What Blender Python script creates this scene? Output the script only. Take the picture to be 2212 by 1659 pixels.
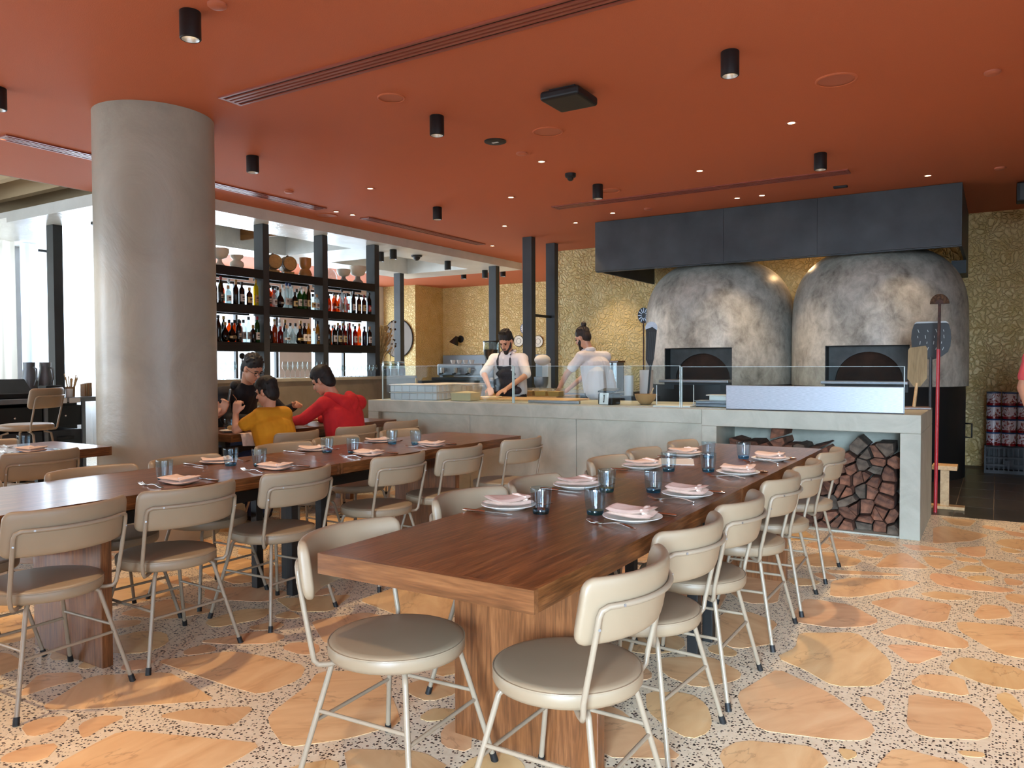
import bpy, bmesh, math, random
import numpy as np
from mathutils import Vector, Matrix, Quaternion

for _o in list(bpy.data.objects):
    bpy.data.objects.remove(_o, do_unlink=True)
SC = bpy.context.scene
COL = SC.collection
random.seed(7)
R = math.radians
PI = math.pi
CEIL = 3.25
EYE = 1.33

# ------------------------------------------------------------------ camera
cam_d = bpy.data.cameras.new('camera')
cam = bpy.data.objects.new('camera', cam_d)
COL.objects.link(cam)
cam_d.sensor_fit = 'HORIZONTAL'
cam_d.sensor_width = 36.0
cam_d.lens = 1683.0 / 2212.0 * 36.0
cam_d.clip_start = 0.05
_y, _p, _r = R(31.95), R(-1.45), R(-0.22)
_f = Vector((-math.sin(_y) * math.cos(_p), math.cos(_y) * math.cos(_p), math.sin(_p)))
_rt = Vector((math.cos(_y), math.sin(_y), 0))
_up = _rt.cross(_f)
_r2 = math.cos(_r) * _rt + math.sin(_r) * _up
_u2 = -math.sin(_r) * _rt + math.cos(_r) * _up
cam.matrix_world = Matrix(((_r2.x, _u2.x, -_f.x, 0), (_r2.y, _u2.y, -_f.y, 0), (_r2.z, _u2.z, -_f.z, EYE), (0, 0, 0, 1)))
SC.camera = cam

# ------------------------------------------------------------------ world, daylight, exposure
world = bpy.data.worlds.new('world')
SC.world = world
world.use_nodes = True
_bg = world.node_tree.nodes['Background']
_bg.inputs[0].default_value = (0.80, 0.90, 1.0, 1)
_bg.inputs[1].default_value = 2.2
SC.view_settings.view_transform = 'Standard'
SC.view_settings.look = 'None'
SC.view_settings.gamma = 1.0
SC.view_settings.use_curve_mapping = False
SC.view_settings.exposure = 0.9
SC.cycles.transparent_max_bounces = 20
SC.cycles.max_bounces = 8
SC.cycles.diffuse_bounces = 3
SC.cycles.glossy_bounces = 3
SC.cycles.adaptive_threshold = 0.05


def area_light(name, loc, direction, sx, sy, power, color, spread=180):
    d = bpy.data.lights.new(name, 'AREA')
    d.shape = 'RECTANGLE'
    d.size, d.size_y = sx, sy
    d.energy = power
    d.color = color
    d.spread = R(spread)
    o = bpy.data.objects.new(name, d)
    COL.objects.link(o)
    o.location = loc
    o.rotation_euler = Vector(direction).to_track_quat('-Z', 'Y').to_euler()
    return o


# daylight standing outside the window openings
area_light('window_daylight_front', (-9.9, -4.9, 1.7), (0.25, 1, -0.05), 5.0, 2.7, 160, (0.82, 0.91, 1.0))
area_light('window_daylight_entry', (1.3, -4.9, 1.7), (-2.1, 7.1, -1.6), 1.9, 2.7, 95, (0.70, 0.85, 1.0), 44)
area_light('window_daylight_side', (3.0, -0.45, 1.6), (-1, 0, -0.05), 5.6, 2.7, 80, (0.78, 0.89, 1.0))
area_light('window_daylight_far', (-13.5, 5.0, 2.1), (1, 0, -0.05), 17.0, 2.6, 780, (0.90, 0.95, 1.0))


# ------------------------------------------------------------------ material helpers
def s2l(c):
    return tuple((x / 12.92 if x <= 0.04045 else ((x + 0.055) / 1.055) ** 2.4) for x in (v / 255.0 for v in c)) + (1.0,)


def new_mat(name):
    m = bpy.data.materials.new(name)
    m.use_nodes = True
    nt = m.node_tree
    return m, nt, nt.nodes['Principled BSDF']


def N(nt, kind, **kw):
    n = nt.nodes.new(kind)
    for k, v in kw.items():
        if k.startswith('i_'):
            n.inputs[k[2:].replace('_', ' ')].default_value = v
        else:
            setattr(n, k, v)
    return n


def coords(nt, scale=(1, 1, 1), kind='Object'):
    tc = N(nt, 'ShaderNodeTexCoord')
    mp = N(nt, 'ShaderNodeMapping')
    mp.inputs['Scale'].default_value = scale
    nt.links.new(tc.outputs[kind], mp.inputs[0])
    return mp.outputs[0]


def ramp(nt, src, stops):
    r = N(nt, 'ShaderNodeValToRGB')
    els = r.color_ramp.elements
    while len(els) > 1:
        els.remove(els[-1])
    els[0].position = stops[0][0]
    els[0].color = stops[0][1]
    for p, c in stops[1:]:
        e = els.new(p)
        e.color = c
    nt.links.new(src, r.inputs[0])
    return r.outputs[0]


def bump(nt, src, bsdf, strength, dist):
    b = N(nt, 'ShaderNodeBump')
    b.inputs['Strength'].default_value = strength
    b.inputs['Distance'].default_value = dist
    nt.links.new(src, b.inputs['Height'])
    nt.links.new(b.outputs[0], bsdf.inputs['Normal'])
    return b


def flat(name, c, rough=0.5, metal=0.0, spec=0.5, coat=0.0, emit=None, estr=0.0):
    m, nt, b = new_mat(name)
    b.inputs['Base Color'].default_value = s2l(c)
    b.inputs['Roughness'].default_value = rough
    b.inputs['Metallic'].default_value = metal
    b.inputs['Specular IOR Level'].default_value = spec
    b.inputs['Coat Weight'].default_value = coat
    if emit:
        b.inputs['Emission Color'].default_value = s2l(emit)
        b.inputs['Emission Strength'].default_value = estr
    return m


def noisy(name, c1, c2, scale=6, detail=6, rough=0.6, bstr=0.0, bdist=0.01, stretch=(1, 1, 1), metal=0.0, lo=0.3, hi=0.7, spec=0.5, dist=0.0, vary=0.0):
    m, nt, b = new_mat(name)
    v = coords(nt, stretch)
    n = N(nt, 'ShaderNodeTexNoise')
    n.inputs['Scale'].default_value = scale
    n.inputs['Detail'].default_value = detail
    n.inputs['Distortion'].default_value = dist
    nt.links.new(v, n.inputs['Vector'])
    col = ramp(nt, n.outputs['Fac'], [(lo, s2l(c1)), (hi, s2l(c2))])
    if vary:
        oi = N(nt, 'ShaderNodeObjectInfo')
        h = N(nt, 'ShaderNodeHueSaturation')
        mm = N(nt, 'ShaderNodeMath', operation='MULTIPLY_ADD')
        mm.inputs[1].default_value = vary
        mm.inputs[2].default_value = 1.0 - vary / 2
        nt.links.new(oi.outputs['Random'], mm.inputs[0])
        nt.links.new(mm.outputs[0], h.inputs['Value'])
        nt.links.new(col, h.inputs['Color'])
        col = h.outputs[0]
    nt.links.new(col, b.inputs['Base Color'])
    b.inputs['Roughness'].default_value = rough
    b.inputs['Metallic'].default_value = metal
    b.inputs['Specular IOR Level'].default_value = spec
    if bstr:
        bump(nt, n.outputs['Fac'], b, bstr, bdist)
    return m


def clear(name, tint, gloss=0.08, rough=0.02, body=0.0, bodyc=(255, 255, 255), ior=1.45):
    """thin clear glass: tinted see-through with a fresnel reflection"""
    m = bpy.data.materials.new(name)
    m.use_nodes = True
    nt = m.node_tree
    for n in list(nt.nodes):
        nt.nodes.remove(n)
    out = N(nt, 'ShaderNodeOutputMaterial')
    tr = N(nt, 'ShaderNodeBsdfTransparent')
    tr.inputs[0].default_value = s2l(tint)
    gl = N(nt, 'ShaderNodeBsdfGlossy')
    gl.inputs['Roughness'].default_value = rough
    lw = N(nt, 'ShaderNodeLayerWeight')
    lw.inputs[0].default_value = 0.5
    pw = N(nt, 'ShaderNodeMath', operation='POWER')
    pw.inputs[1].default_value = 5.0
    nt.links.new(lw.outputs['Facing'], pw.inputs[0])
    f0 = ((ior - 1) / (ior + 1)) ** 2
    ad = N(nt, 'ShaderNodeMath', operation='MULTIPLY_ADD')
    ad.inputs[1].default_value = 1.0 - f0
    ad.inputs[2].default_value = f0 + gloss
    ad.use_clamp = True
    nt.links.new(pw.outputs[0], ad.inputs[0])
    mx = N(nt, 'ShaderNodeMixShader')
    nt.links.new(ad.outputs[0], mx.inputs[0])
    nt.links.new(tr.outputs[0], mx.inputs[1])
    nt.links.new(gl.outputs[0], mx.inputs[2])
    last = mx.outputs[0]
    if body:
        df = N(nt, 'ShaderNodeBsdfTranslucent')
        df.inputs[0].default_value = s2l(bodyc)
        m2 = N(nt, 'ShaderNodeMixShader')
        m2.inputs[0].default_value = body
        nt.links.new(last, m2.inputs[1])
        nt.links.new(df.outputs[0], m2.inputs[2])
        last = m2.outputs[0]
    nt.links.new(last, out.inputs[0])
    return m


def wood_mat(name, c1, c2, c3, stretch=(14, 1.0, 14), scale=2.2, rough=0.3, coat=0.25, vary=0.0):
    m, nt, b = new_mat(name)
    v = coords(nt, stretch)
    n1 = N(nt, 'ShaderNodeTexNoise')
    n1.inputs['Scale'].default_value = scale
    n1.inputs['Detail'].default_value = 8
    n1.inputs['Distortion'].default_value = 1.2
    nt.links.new(v, n1.inputs['Vector'])
    n2 = N(nt, 'ShaderNodeTexNoise')
    n2.inputs['Scale'].default_value = scale * 5
    n2.inputs['Detail'].default_value = 4
    nt.links.new(v, n2.inputs['Vector'])
    mx = N(nt, 'ShaderNodeMix', data_type='FLOAT')
    mx.inputs[0].default_value = 0.35
    nt.links.new(n1.outputs['Fac'], mx.inputs[2])
    nt.links.new(n2.outputs['Fac'], mx.inputs[3])
    col = ramp(nt, mx.outputs[0], [(0.3, s2l(c1)), (0.5, s2l(c2)), (0.68, s2l(c3))])
    nt.links.new(col, b.inputs['Base Color'])
    b.inputs['Roughness'].default_value = rough
    b.inputs['Coat Weight'].default_value = coat
    b.inputs['Coat Roughness'].default_value = 0.12
    bump(nt, n2.outputs['Fac'], b, 0.06, 0.002)
    return m


MAT = {}
MAT['white'] = flat('white paint', (226, 226, 222), 0.5)
MAT['black'] = flat('black metal', (17, 18, 19), 0.5)
MAT['rubber'] = flat('black rubber', (18, 18, 19), 0.6)
MAT['darksteel'] = noisy('dark blued steel', (50, 53, 56), (70, 74, 77), 2.5, 5, 0.5, metal=0.2)
MAT['post'] = noisy('charcoal painted steel', (52, 55, 58), (62, 66, 69), 3, 3, 0.5)
MAT['steel'] = noisy('brushed steel', (158, 163, 170), (186, 190, 196), 30, 3, 0.45, stretch=(1, 1, 14), metal=1.0)
MAT['cutlery'] = flat('polished cutlery steel', (205, 203, 198), 0.14, 1.0)
MAT['leather'] = noisy('taupe leather', (145, 126, 102), (155, 136, 112), 3, 4, 0.42, 0.05, 0.002)
MAT['chairmetal'] = flat('cream painted tube', (150, 134, 114), 0.32)
MAT['wood'] = wood_mat('oiled walnut top', (50, 28, 13), (104, 62, 31), (146, 94, 53), (18, 1.0, 18), 3.0, 0.3, 0.12)
MAT['woodleg'] = wood_mat('oiled walnut leg', (74, 43, 24), (116, 71, 40), (146, 94, 56), (16, 16, 1.0), 3.0)
MAT['edgewood'] = wood_mat('oiled walnut edge', (62, 36, 18), (106, 65, 36), (134, 88, 52), (1.0, 10, 14))
MAT['palewood'] = wood_mat('pale wood', (176, 138, 92), (200, 162, 112), (216, 182, 134), (6, 1, 6), 3, 0.5, 0.0)
MAT['plate'] = flat('glazed white plate', (232, 226, 217), 0.22)
MAT['napkin'] = noisy('blush linen', (222, 196, 180), (232, 208, 193), 40, 3, 0.9, 0.1, 0.001)
MAT['tumbler'] = clear('pale blue tumbler glass', (226, 240, 247), 0.02)
MAT['tumblerbase'] = clear('deep blue tumbler base', (140, 200, 226), 0.04)
MAT['glass'] = clear('clear glass', (238, 244, 244), 0.03)
MAT['guard'] = clear('sneeze guard glass', (240, 246, 247), 0.0, ior=1.25)
MAT['glassedge'] = flat('polished glass edge', (196, 214, 214), 0.3)
MAT['pane'] = clear('window pane', (240, 246, 250), 0.0)
MAT['lampglow'] = flat('lamp lens', (255, 240, 215), 0.4, emit=(255, 214, 160), estr=9.0)
MAT['skin'] = noisy('skin', (198, 142, 112), (210, 156, 126), 8, 2, 0.5)
MAT['skin_boy'] = noisy('skin light', (206, 152, 124), (216, 164, 136), 8, 2, 0.5)
MAT['hair'] = noisy('black hair', (13, 11, 11), (30, 26, 24), 60, 3, 0.65, 0.8, 0.004, stretch=(1, 1, 0.3))
MAT['hairbrown'] = noisy('dark brown hair', (30, 21, 17), (52, 38, 30), 60, 3, 0.65, 0.8, 0.004, stretch=(1, 1, 0.3))
MAT['eye'] = flat('eye', (30, 24, 20), 0.2)
MAT['lips'] = flat('lips', (166, 98, 88), 0.5)


def plaster(name, c1, c2, scale, rough, bstr, bdist, spec=0.5):
    m, nt, b = new_mat(name)
    v = coords(nt)
    n = N(nt, 'ShaderNodeTexNoise')
    n.inputs['Scale'].default_value = scale
    n.inputs['Detail'].default_value = 9
    n.inputs['Roughness'].default_value = 0.62
    n.inputs['Distortion'].default_value = 0.8
    nt.links.new(v, n.inputs['Vector'])
    nt.links.new(ramp(nt, n.outputs['Fac'], [(0.32, s2l(c1)), (0.68, s2l(c2))]), b.inputs['Base Color'])
    b.inputs['Roughness'].default_value = rough
    b.inputs['Specular IOR Level'].default_value = spec
    bump(nt, n.outputs['Fac'], b, bstr, bdist)
    return m


MAT['column'] = plaster('polished column plaster', (152, 147, 133), (172, 167, 152), 1.6, 0.33, 0.3, 0.03)
MAT['canopy'] = plaster('polished white plaster', (214, 213, 208), (228, 227, 223), 2.0, 0.28, 0.35, 0.05)


def dome_mat():
    m, nt, b = new_mat('trowelled oven plaster')
    v = coords(nt, (1, 1, 0.75))
    n1 = N(nt, 'ShaderNodeTexNoise')
    n1.inputs['Scale'].default_value = 2.0
    n1.inputs['Detail'].default_value = 10
    n1.inputs['Roughness'].default_value = 0.68
    nt.links.new(v, n1.inputs['Vector'])
    n2 = N(nt, 'ShaderNodeTexNoise')
    n2.inputs['Scale'].default_value = 9.0
    n2.inputs['Detail'].default_value = 8
    n2.inputs['Roughness'].default_value = 0.7
    n2.inputs['Distortion'].default_value = 0.6
    nt.links.new(v, n2.inputs['Vector'])
    mx = N(nt, 'ShaderNodeMix', data_type='FLOAT')
    mx.inputs[0].default_value = 0.42
    nt.links.new(n1.outputs['Fac'], mx.inputs[2])
    nt.links.new(n2.outputs['Fac'], mx.inputs[3])
    nt.links.new(ramp(nt, mx.outputs[0], [(0.33, s2l((92, 88, 82))), (0.46, s2l((158, 153, 142))), (0.62, s2l((204, 199, 187)))]), b.inputs['Base Color'])
    b.inputs['Roughness'].default_value = 0.42
    bump(nt, mx.outputs[0], b, 0.3, 0.02)
    return m


MAT['dome'] = dome_mat()
MAT['concrete'] = plaster('cast concrete', (156, 156, 142), (182, 182, 167), 3.2, 0.55, 0.10, 0.01)
MAT['barfront'] = plaster('bar concrete', (122, 116, 103), (144, 138, 123), 2.2, 0.6, 0.08, 0.01)
MAT['ceiling'] = noisy('terracotta ceiling paint', (194, 104, 66), (200, 109, 70), 140, 2, 0.75, 0.25, 0.004)
MAT['ventpaint'] = flat('terracotta vent paint', (150, 76, 58), 0.35)
MAT['paleceil'] = flat('terracotta cover', (186, 104, 74), 0.5)
MAT['greywall'] = noisy('pale grey wall', (196, 198, 200), (206, 208, 210), 3, 3, 0.7)
MAT['tilewall'] = flat('grey banquette leather', (116, 130, 142), 0.45)


def gold_mat():
    m, nt, b = new_mat('gold relief plaster')
    v = coords(nt)
    n = N(nt, 'ShaderNodeTexNoise')
    n.inputs['Scale'].default_value = 5
    n.inputs['Detail'].default_value = 5
    nt.links.new(v, n.inputs['Vector'])
    add = N(nt, 'ShaderNodeMix', data_type='VECTOR')
    add.inputs[0].default_value = 0.22
    nt.links.new(v, add.inputs[4])
    nt.links.new(n.outputs['Color'], add.inputs[5])
    vo = N(nt, 'ShaderNodeTexVoronoi', feature='DISTANCE_TO_EDGE')
    vo.inputs['Scale'].default_value = 19
    nt.links.new(add.outputs[1], vo.inputs['Vector'])
    h = ramp(nt, vo.outputs['Distance'], [(0.0, (1, 1, 1, 1)), (0.16, (0.25, 0.25, 0.25, 1)), (0.5, (0, 0, 0, 1))])
    nt.links.new(ramp(nt, n.outputs['Fac'], [(0.3, s2l((216, 184, 116))), (0.7, s2l((230, 202, 142)))]), b.inputs['Base Color'])
    b.inputs['Roughness'].default_value = 0.42
    b.inputs['Metallic'].default_value = 0.05
    bump(nt, h, b, 0.8, 0.02)
    return m


MAT['gold'] = gold_mat()


def terrazzo_mat():
    m, nt, b = new_mat('cream terrazzo with black chips')
    v = coords(nt)
    vo = N(nt, 'ShaderNodeTexVoronoi')
    vo.inputs['Scale'].default_value = 96
    vo.inputs['Randomness'].default_value = 1.0
    nt.links.new(v, vo.inputs['Vector'])
    sep = N(nt, 'ShaderNodeSeparateColor')
    nt.links.new(vo.outputs['Color'], sep.inputs[0])
    thr = N(nt, 'ShaderNodeMath', operation='MULTIPLY')
    nt.links.new(sep.outputs[0], thr.inputs[0])
    thr.inputs[1].default_value = 0.66
    lt = N(nt, 'ShaderNodeMath', operation='LESS_THAN')
    nt.links.new(vo.outputs['Distance'], lt.inputs[0])
    sub = N(nt, 'ShaderNodeMath', operation='SUBTRACT')
    nt.links.new(thr.outputs[0], sub.inputs[0])
    sub.inputs[1].default_value = 0.09
    nt.links.new(sub.outputs[0], lt.inputs[1])
    n = N(nt, 'ShaderNodeTexNoise')
    n.inputs['Scale'].default_value = 40
    n.inputs['Detail'].default_value = 3
    nt.links.new(v, n.inputs['Vector'])
    base = ramp(nt, n.outputs['Fac'], [(0.3, s2l((226, 208, 178))), (0.7, s2l((238, 222, 196)))])
    chip = ramp(nt, sep.outputs[1], [(0.0, s2l((30, 26, 26))), (0.75, s2l((52, 40, 36))), (1.0, s2l((110, 84, 66)))])
    mx = N(nt, 'ShaderNodeMix', data_type='RGBA')
    nt.links.new(lt.outputs[0], mx.inputs[0])
    nt.links.new(base, mx.inputs[6])
    nt.links.new(chip, mx.inputs[7])
    nt.links.new(mx.outputs[2], b.inputs['Base Color'])
    b.inputs['Roughness'].default_value = 0.32
    return m


MAT['terrazzo'] = terrazzo_mat()


def stone_mat():
    m, nt, b = new_mat('peach flagstone')
    oi = N(nt, 'ShaderNodeObjectInfo')
    v = coords(nt, (1, 1, 1))
    rot = N(nt, 'ShaderNodeVectorRotate', rotation_type='Z_AXIS')
    ang = N(nt, 'ShaderNodeMath', operation='MULTIPLY')
    ang.inputs[1].default_value = 6.28
    nt.links.new(oi.outputs['Random'], ang.inputs[0])
    nt.links.new(v, rot.inputs['Vector'])
    nt.links.new(ang.outputs[0], rot.inputs['Angle'])
    st = N(nt, 'ShaderNodeMapping')
    st.inputs['Scale'].default_value = (1.0, 3.2, 1)
    nt.links.new(rot.outputs[0], st.inputs[0])
    n = N(nt, 'ShaderNodeTexNoise')
    n.inputs['Scale'].default_value = 3.2
    n.inputs['Detail'].default_value = 7
    n.inputs['Distortion'].default_value = 1.0
    nt.links.new(st.outputs[0], n.inputs['Vector'])
    base = ramp(nt, n.outputs['Fac'], [(0.25, s2l((206, 156, 110))), (0.45, s2l((226, 180, 132))), (0.62, s2l((234, 192, 144))), (0.8, s2l((238, 204, 162)))])
    w = N(nt, 'ShaderNodeTexNoise', noise_dimensions='3D')
    w.inputs['Scale'].default_value = 1.3
    w.inputs['Detail'].default_value = 6
    nt.links.new(st.outputs[0], w.inputs['Vector'])
    vein = ramp(nt, w.outputs['Fac'], [(0.405, (0, 0, 0, 1)), (0.4115, (0.4, 0.4, 0.4, 1)), (0.418, (0, 0, 0, 1))])
    mx = N(nt, 'ShaderNodeMix', data_type='RGBA')
    nt.links.new(vein, mx.inputs[0])
    nt.links.new(base, mx.inputs[6])
    mx.inputs[7].default_value = s2l((126, 66, 42))
    h = N(nt, 'ShaderNodeHueSaturation')
    a = N(nt, 'ShaderNodeMath', operation='MULTIPLY_ADD')
    a.inputs[1].default_value = 0.22
    a.inputs[2].default_value = 0.88
    nt.links.new(oi.outputs['Random'], a.inputs[0])
    nt.links.new(a.outputs[0], h.inputs['Value'])
    c = N(nt, 'ShaderNodeMath', operation='MULTIPLY_ADD')
    c.inputs[1].default_value = 0.022
    c.inputs[2].default_value = 0.493
    fr = N(nt, 'ShaderNodeMath', operation='FRACT')
    ml = N(nt, 'ShaderNodeMath', operation='MULTIPLY')
    ml.inputs[1].default_value = 7.31
    nt.links.new(oi.outputs['Random'], ml.inputs[0])
    nt.links.new(ml.outputs[0], fr.inputs[0])
    nt.links.new(fr.outputs[0], c.inputs[0])
    nt.links.new(c.outputs[0], h.inputs['Hue'])
    nt.links.new(mx.outputs[2], h.inputs['Color'])
    nt.links.new(h.outputs[0], b.inputs['Base Color'])
    b.inputs['Roughness'].default_value = 0.34
    bump(nt, n.outputs['Fac'], b, 0.05, 0.004)
    return m


MAT['stone'] = stone_mat()
MAT['darktile'] = noisy('dark slate kitchen tile', (44, 40, 36), (58, 53, 48), 6, 4, 0.35, 0.1, 0.002, vary=0.2)
MAT['grout'] = flat('kitchen grout', (124, 112, 96), 0.8)


# ------------------------------------------------------------------ mesh helpers
class G:
    def __init__(self):
        self.v, self.f = [], []

    def add(self, vs, fs):
        b = len(self.v)
        self.v += [tuple(p) for p in vs]
        self.f += [tuple(i + b for i in q) for q in fs]
        return self

    def box(self, x0, x1, y0, y1, z0, z1):
        vs = [(x0, y0, z0), (x1, y0, z0), (x1, y1, z0), (x0, y1, z0), (x0, y0, z1), (x1, y0, z1), (x1, y1, z1), (x0, y1, z1)]
        return self.add(vs, [(3, 2, 1, 0), (4, 5, 6, 7), (0, 1, 5, 4), (1, 2, 6, 5), (2, 3, 7, 6), (3, 0, 4, 7)])

    def obox(self, c, s, rz=0.0, rx=0.0, ry=0.0):
        m = Matrix.Translation(c) @ Matrix.Rotation(rz, 4, 'Z') @ Matrix.Rotation(ry, 4, 'Y') @ Matrix.Rotation(rx, 4, 'X')
        g = G().box(-s[0] / 2, s[0] / 2, -s[1] / 2, s[1] / 2, -s[2] / 2, s[2] / 2)
        return self.add([m @ Vector(p) for p in g.v], g.f)

    def cone(self, p0, p1, r0, r1=None, n=12, caps=True):
        r1 = r0 if r1 is None else r1
        p0, p1 = Vector(p0), Vector(p1)
        d = (p1 - p0).normalized()
        a = d.orthogonal().normalized()
        b = d.cross(a)
        vs = []
        for p, r in ((p0, r0), (p1, r1)):
            for i in range(n):
                t = 2 * PI * i / n
                vs.append(p + (a * math.cos(t) + b * math.sin(t)) * r)
        fs = [(i, (i + 1) % n, n + (i + 1) % n, n + i) for i in range(n)]
        if caps:
            fs += [tuple(reversed(range(n))), tuple(range(n, 2 * n))]
        return self.add(vs, fs)

    def tube(self, pts, r, n=8, closed=False, caps=True):
        pts = [Vector(p) for p in pts]
        rs = r if isinstance(r, (list, tuple)) else [r] * len(pts)
        m = len(pts)
        tan = []
        for i in range(m):
            if closed:
                t = pts[(i + 1) % m] - pts[i - 1]
            else:
                t = pts[min(i + 1, m - 1)] - pts[max(i - 1, 0)]
            tan.append(t.normalized())
        a = tan[0].orthogonal().normalized()
        vs = []
        for i in range(m):
            if i:
                q = tan[i - 1].rotation_difference(tan[i])
                a = q @ a
                a = (a - tan[i] * a.dot(tan[i])).normalized()
            b = tan[i].cross(a)
            for k in range(n):
                t = 2 * PI * k / n
                vs.append(pts[i] + (a * math.cos(t) + b * math.sin(t)) * rs[i])
        fs = []
        for i in range(m if closed else m - 1):
            j = (i + 1) % m
            for k in range(n):
                fs.append((i * n + k, i * n + (k + 1) % n, j * n + (k + 1) % n, j * n + k))
        if caps and not closed:
            fs += [tuple(reversed(range(n))), tuple(range((m - 1) * n, m * n))]
        return self.add(vs, fs)

    def lathe(self, prof, n=24, c=(0, 0, 0), mod=None, cap0=True, cap1=True):
        vs, fs = [], []
        for r, z in prof:
            for i in range(n):
                t = 2 * PI * i / n
                rr = r * (mod(t, z) if mod else 1)
                vs.append((c[0] + rr * math.cos(t), c[1] + rr * math.sin(t), c[2] + z))
        for j in range(len(prof) - 1):
            for i in range(n):
                fs.append((j * n + i, j * n + (i + 1) % n, (j + 1) * n + (i + 1) % n, (j + 1) * n + i))
        if cap0:
            fs.append(tuple(reversed(range(n))))
        if cap1:
            fs.append(tuple(range((len(prof) - 1) * n, len(prof) * n)))
        return self.add(vs, fs)

    def prism(self, poly, z0, z1):
        n = len(poly)
        ar = sum(poly[i][0] * poly[(i + 1) % n][1] - poly[(i + 1) % n][0] * poly[i][1] for i in range(n))
        if ar < 0:
            poly = poly[::-1]
        vs = [(x, y, z0) for x, y in poly] + [(x, y, z1) for x, y in poly]
        fs = [tuple(reversed(range(n))), tuple(range(n, 2 * n))] + [(i, (i + 1) % n, n + (i + 1) % n, n + i) for i in range(n)]
        return self.add(vs, fs)

    def sph(self, c, r, nu=14, nv=9, rot=None):
        if isinstance(r, (int, float)):
            r = (r, r, r)
        c = Vector(c)
        vs, fs = [], []
        def put(p):
            p = Vector(p)
            if rot is not None:
                p = rot @ p
            vs.append(p + c)
        put((0, 0, -r[2]))
        for j in range(1, nv):
            t = PI * j / nv
            for i in range(nu):
                a = 2 * PI * i / nu
                put((r[0] * math.sin(t) * math.cos(a), r[1] * math.sin(t) * math.sin(a), -r[2] * math.cos(t)))
        put((0, 0, r[2]))
        for i in range(nu):
            fs.append((0, 1 + (i + 1) % nu, 1 + i))
        for j in range(nv - 2):
            for i in range(nu):
                a, b = 1 + j * nu + i, 1 + j * nu + (i + 1) % nu
                fs.append((a, b, b + nu, a + nu))
        top = len(vs) - 1
        for i in range(nu):
            fs.append((1 + (nv - 2) * nu + i, 1 + (nv - 2) * nu + (i + 1) % nu, top))
        return self.add(vs, fs)

    def mesh(self, name, smooth=None):
        me = bpy.data.meshes.new(name)
        me.from_pydata([tuple(p) for p in self.v], [], self.f)
        me.update()
        if smooth is not None:
            me.shade_smooth()
            me.set_sharp_from_angle(angle=R(smooth))
        return me

    def obj(self, name, mat, parent=None, smooth=None, bevel=0.0, seg=2):
        me = self.mesh(name, smooth)
        me.materials.append(MAT[mat] if isinstance(mat, str) else mat)
        return link(name, me, parent, bevel, seg)


def link(name, me, parent=None, bevel=0.0, seg=2):
    o = bpy.data.objects.new(name, me)
    COL.objects.link(o)
    if parent is not None:
        o.parent = parent
    if bevel:
        b = o.modifiers.new('edge', 'BEVEL')
        b.width = bevel
        b.segments = seg
        b.limit_method = 'ANGLE'
    return o


def tag(o, label=None, cat=None, group=None, kind=None):
    if label:
        o['label'] = label
    if cat:
        o['category'] = cat
    if group:
        o['group'] = group
    if kind:
        o['kind'] = kind
    return o


def thing(name, label, cat, loc=(0, 0, 0), rz=0.0, group=None):
    o = bpy.data.objects.new(name, None)
    COL.objects.link(o)
    o.empty_display_size = 0.1
    o.location = loc
    o.rotation_euler = (0, 0, rz)
    return tag(o, label, cat, group)


def dup(root, loc, rz=0.0, label=None, group=None):
    r = root.copy()
    COL.objects.link(r)
    r.location = loc
    r.rotation_euler = (0, 0, rz)
    if label:
        r['label'] = label
    if group:
        r['group'] = group
    for ch in KIDS.get(root.name, []):
        c = ch.copy()
        COL.objects.link(c)
        c.parent = r
        for g in KIDS.get(ch.name, []):
            d = g.copy()
            COL.objects.link(d)
            d.parent = c
    return r


KIDS = {}


def remember(root):
    """note the children of a prototype so that copies are quick"""
    KIDS[root.name] = list(root.children)
    for c in KIDS[root.name]:
        KIDS[c.name] = list(c.children)
    return root


def arc(cx, cy, r, a0, a1, n):
    return [(cx + r * math.cos(a0 + (a1 - a0) * i / n), cy + r * math.sin(a0 + (a1 - a0) * i / n)) for i in range(n + 1)]

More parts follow.
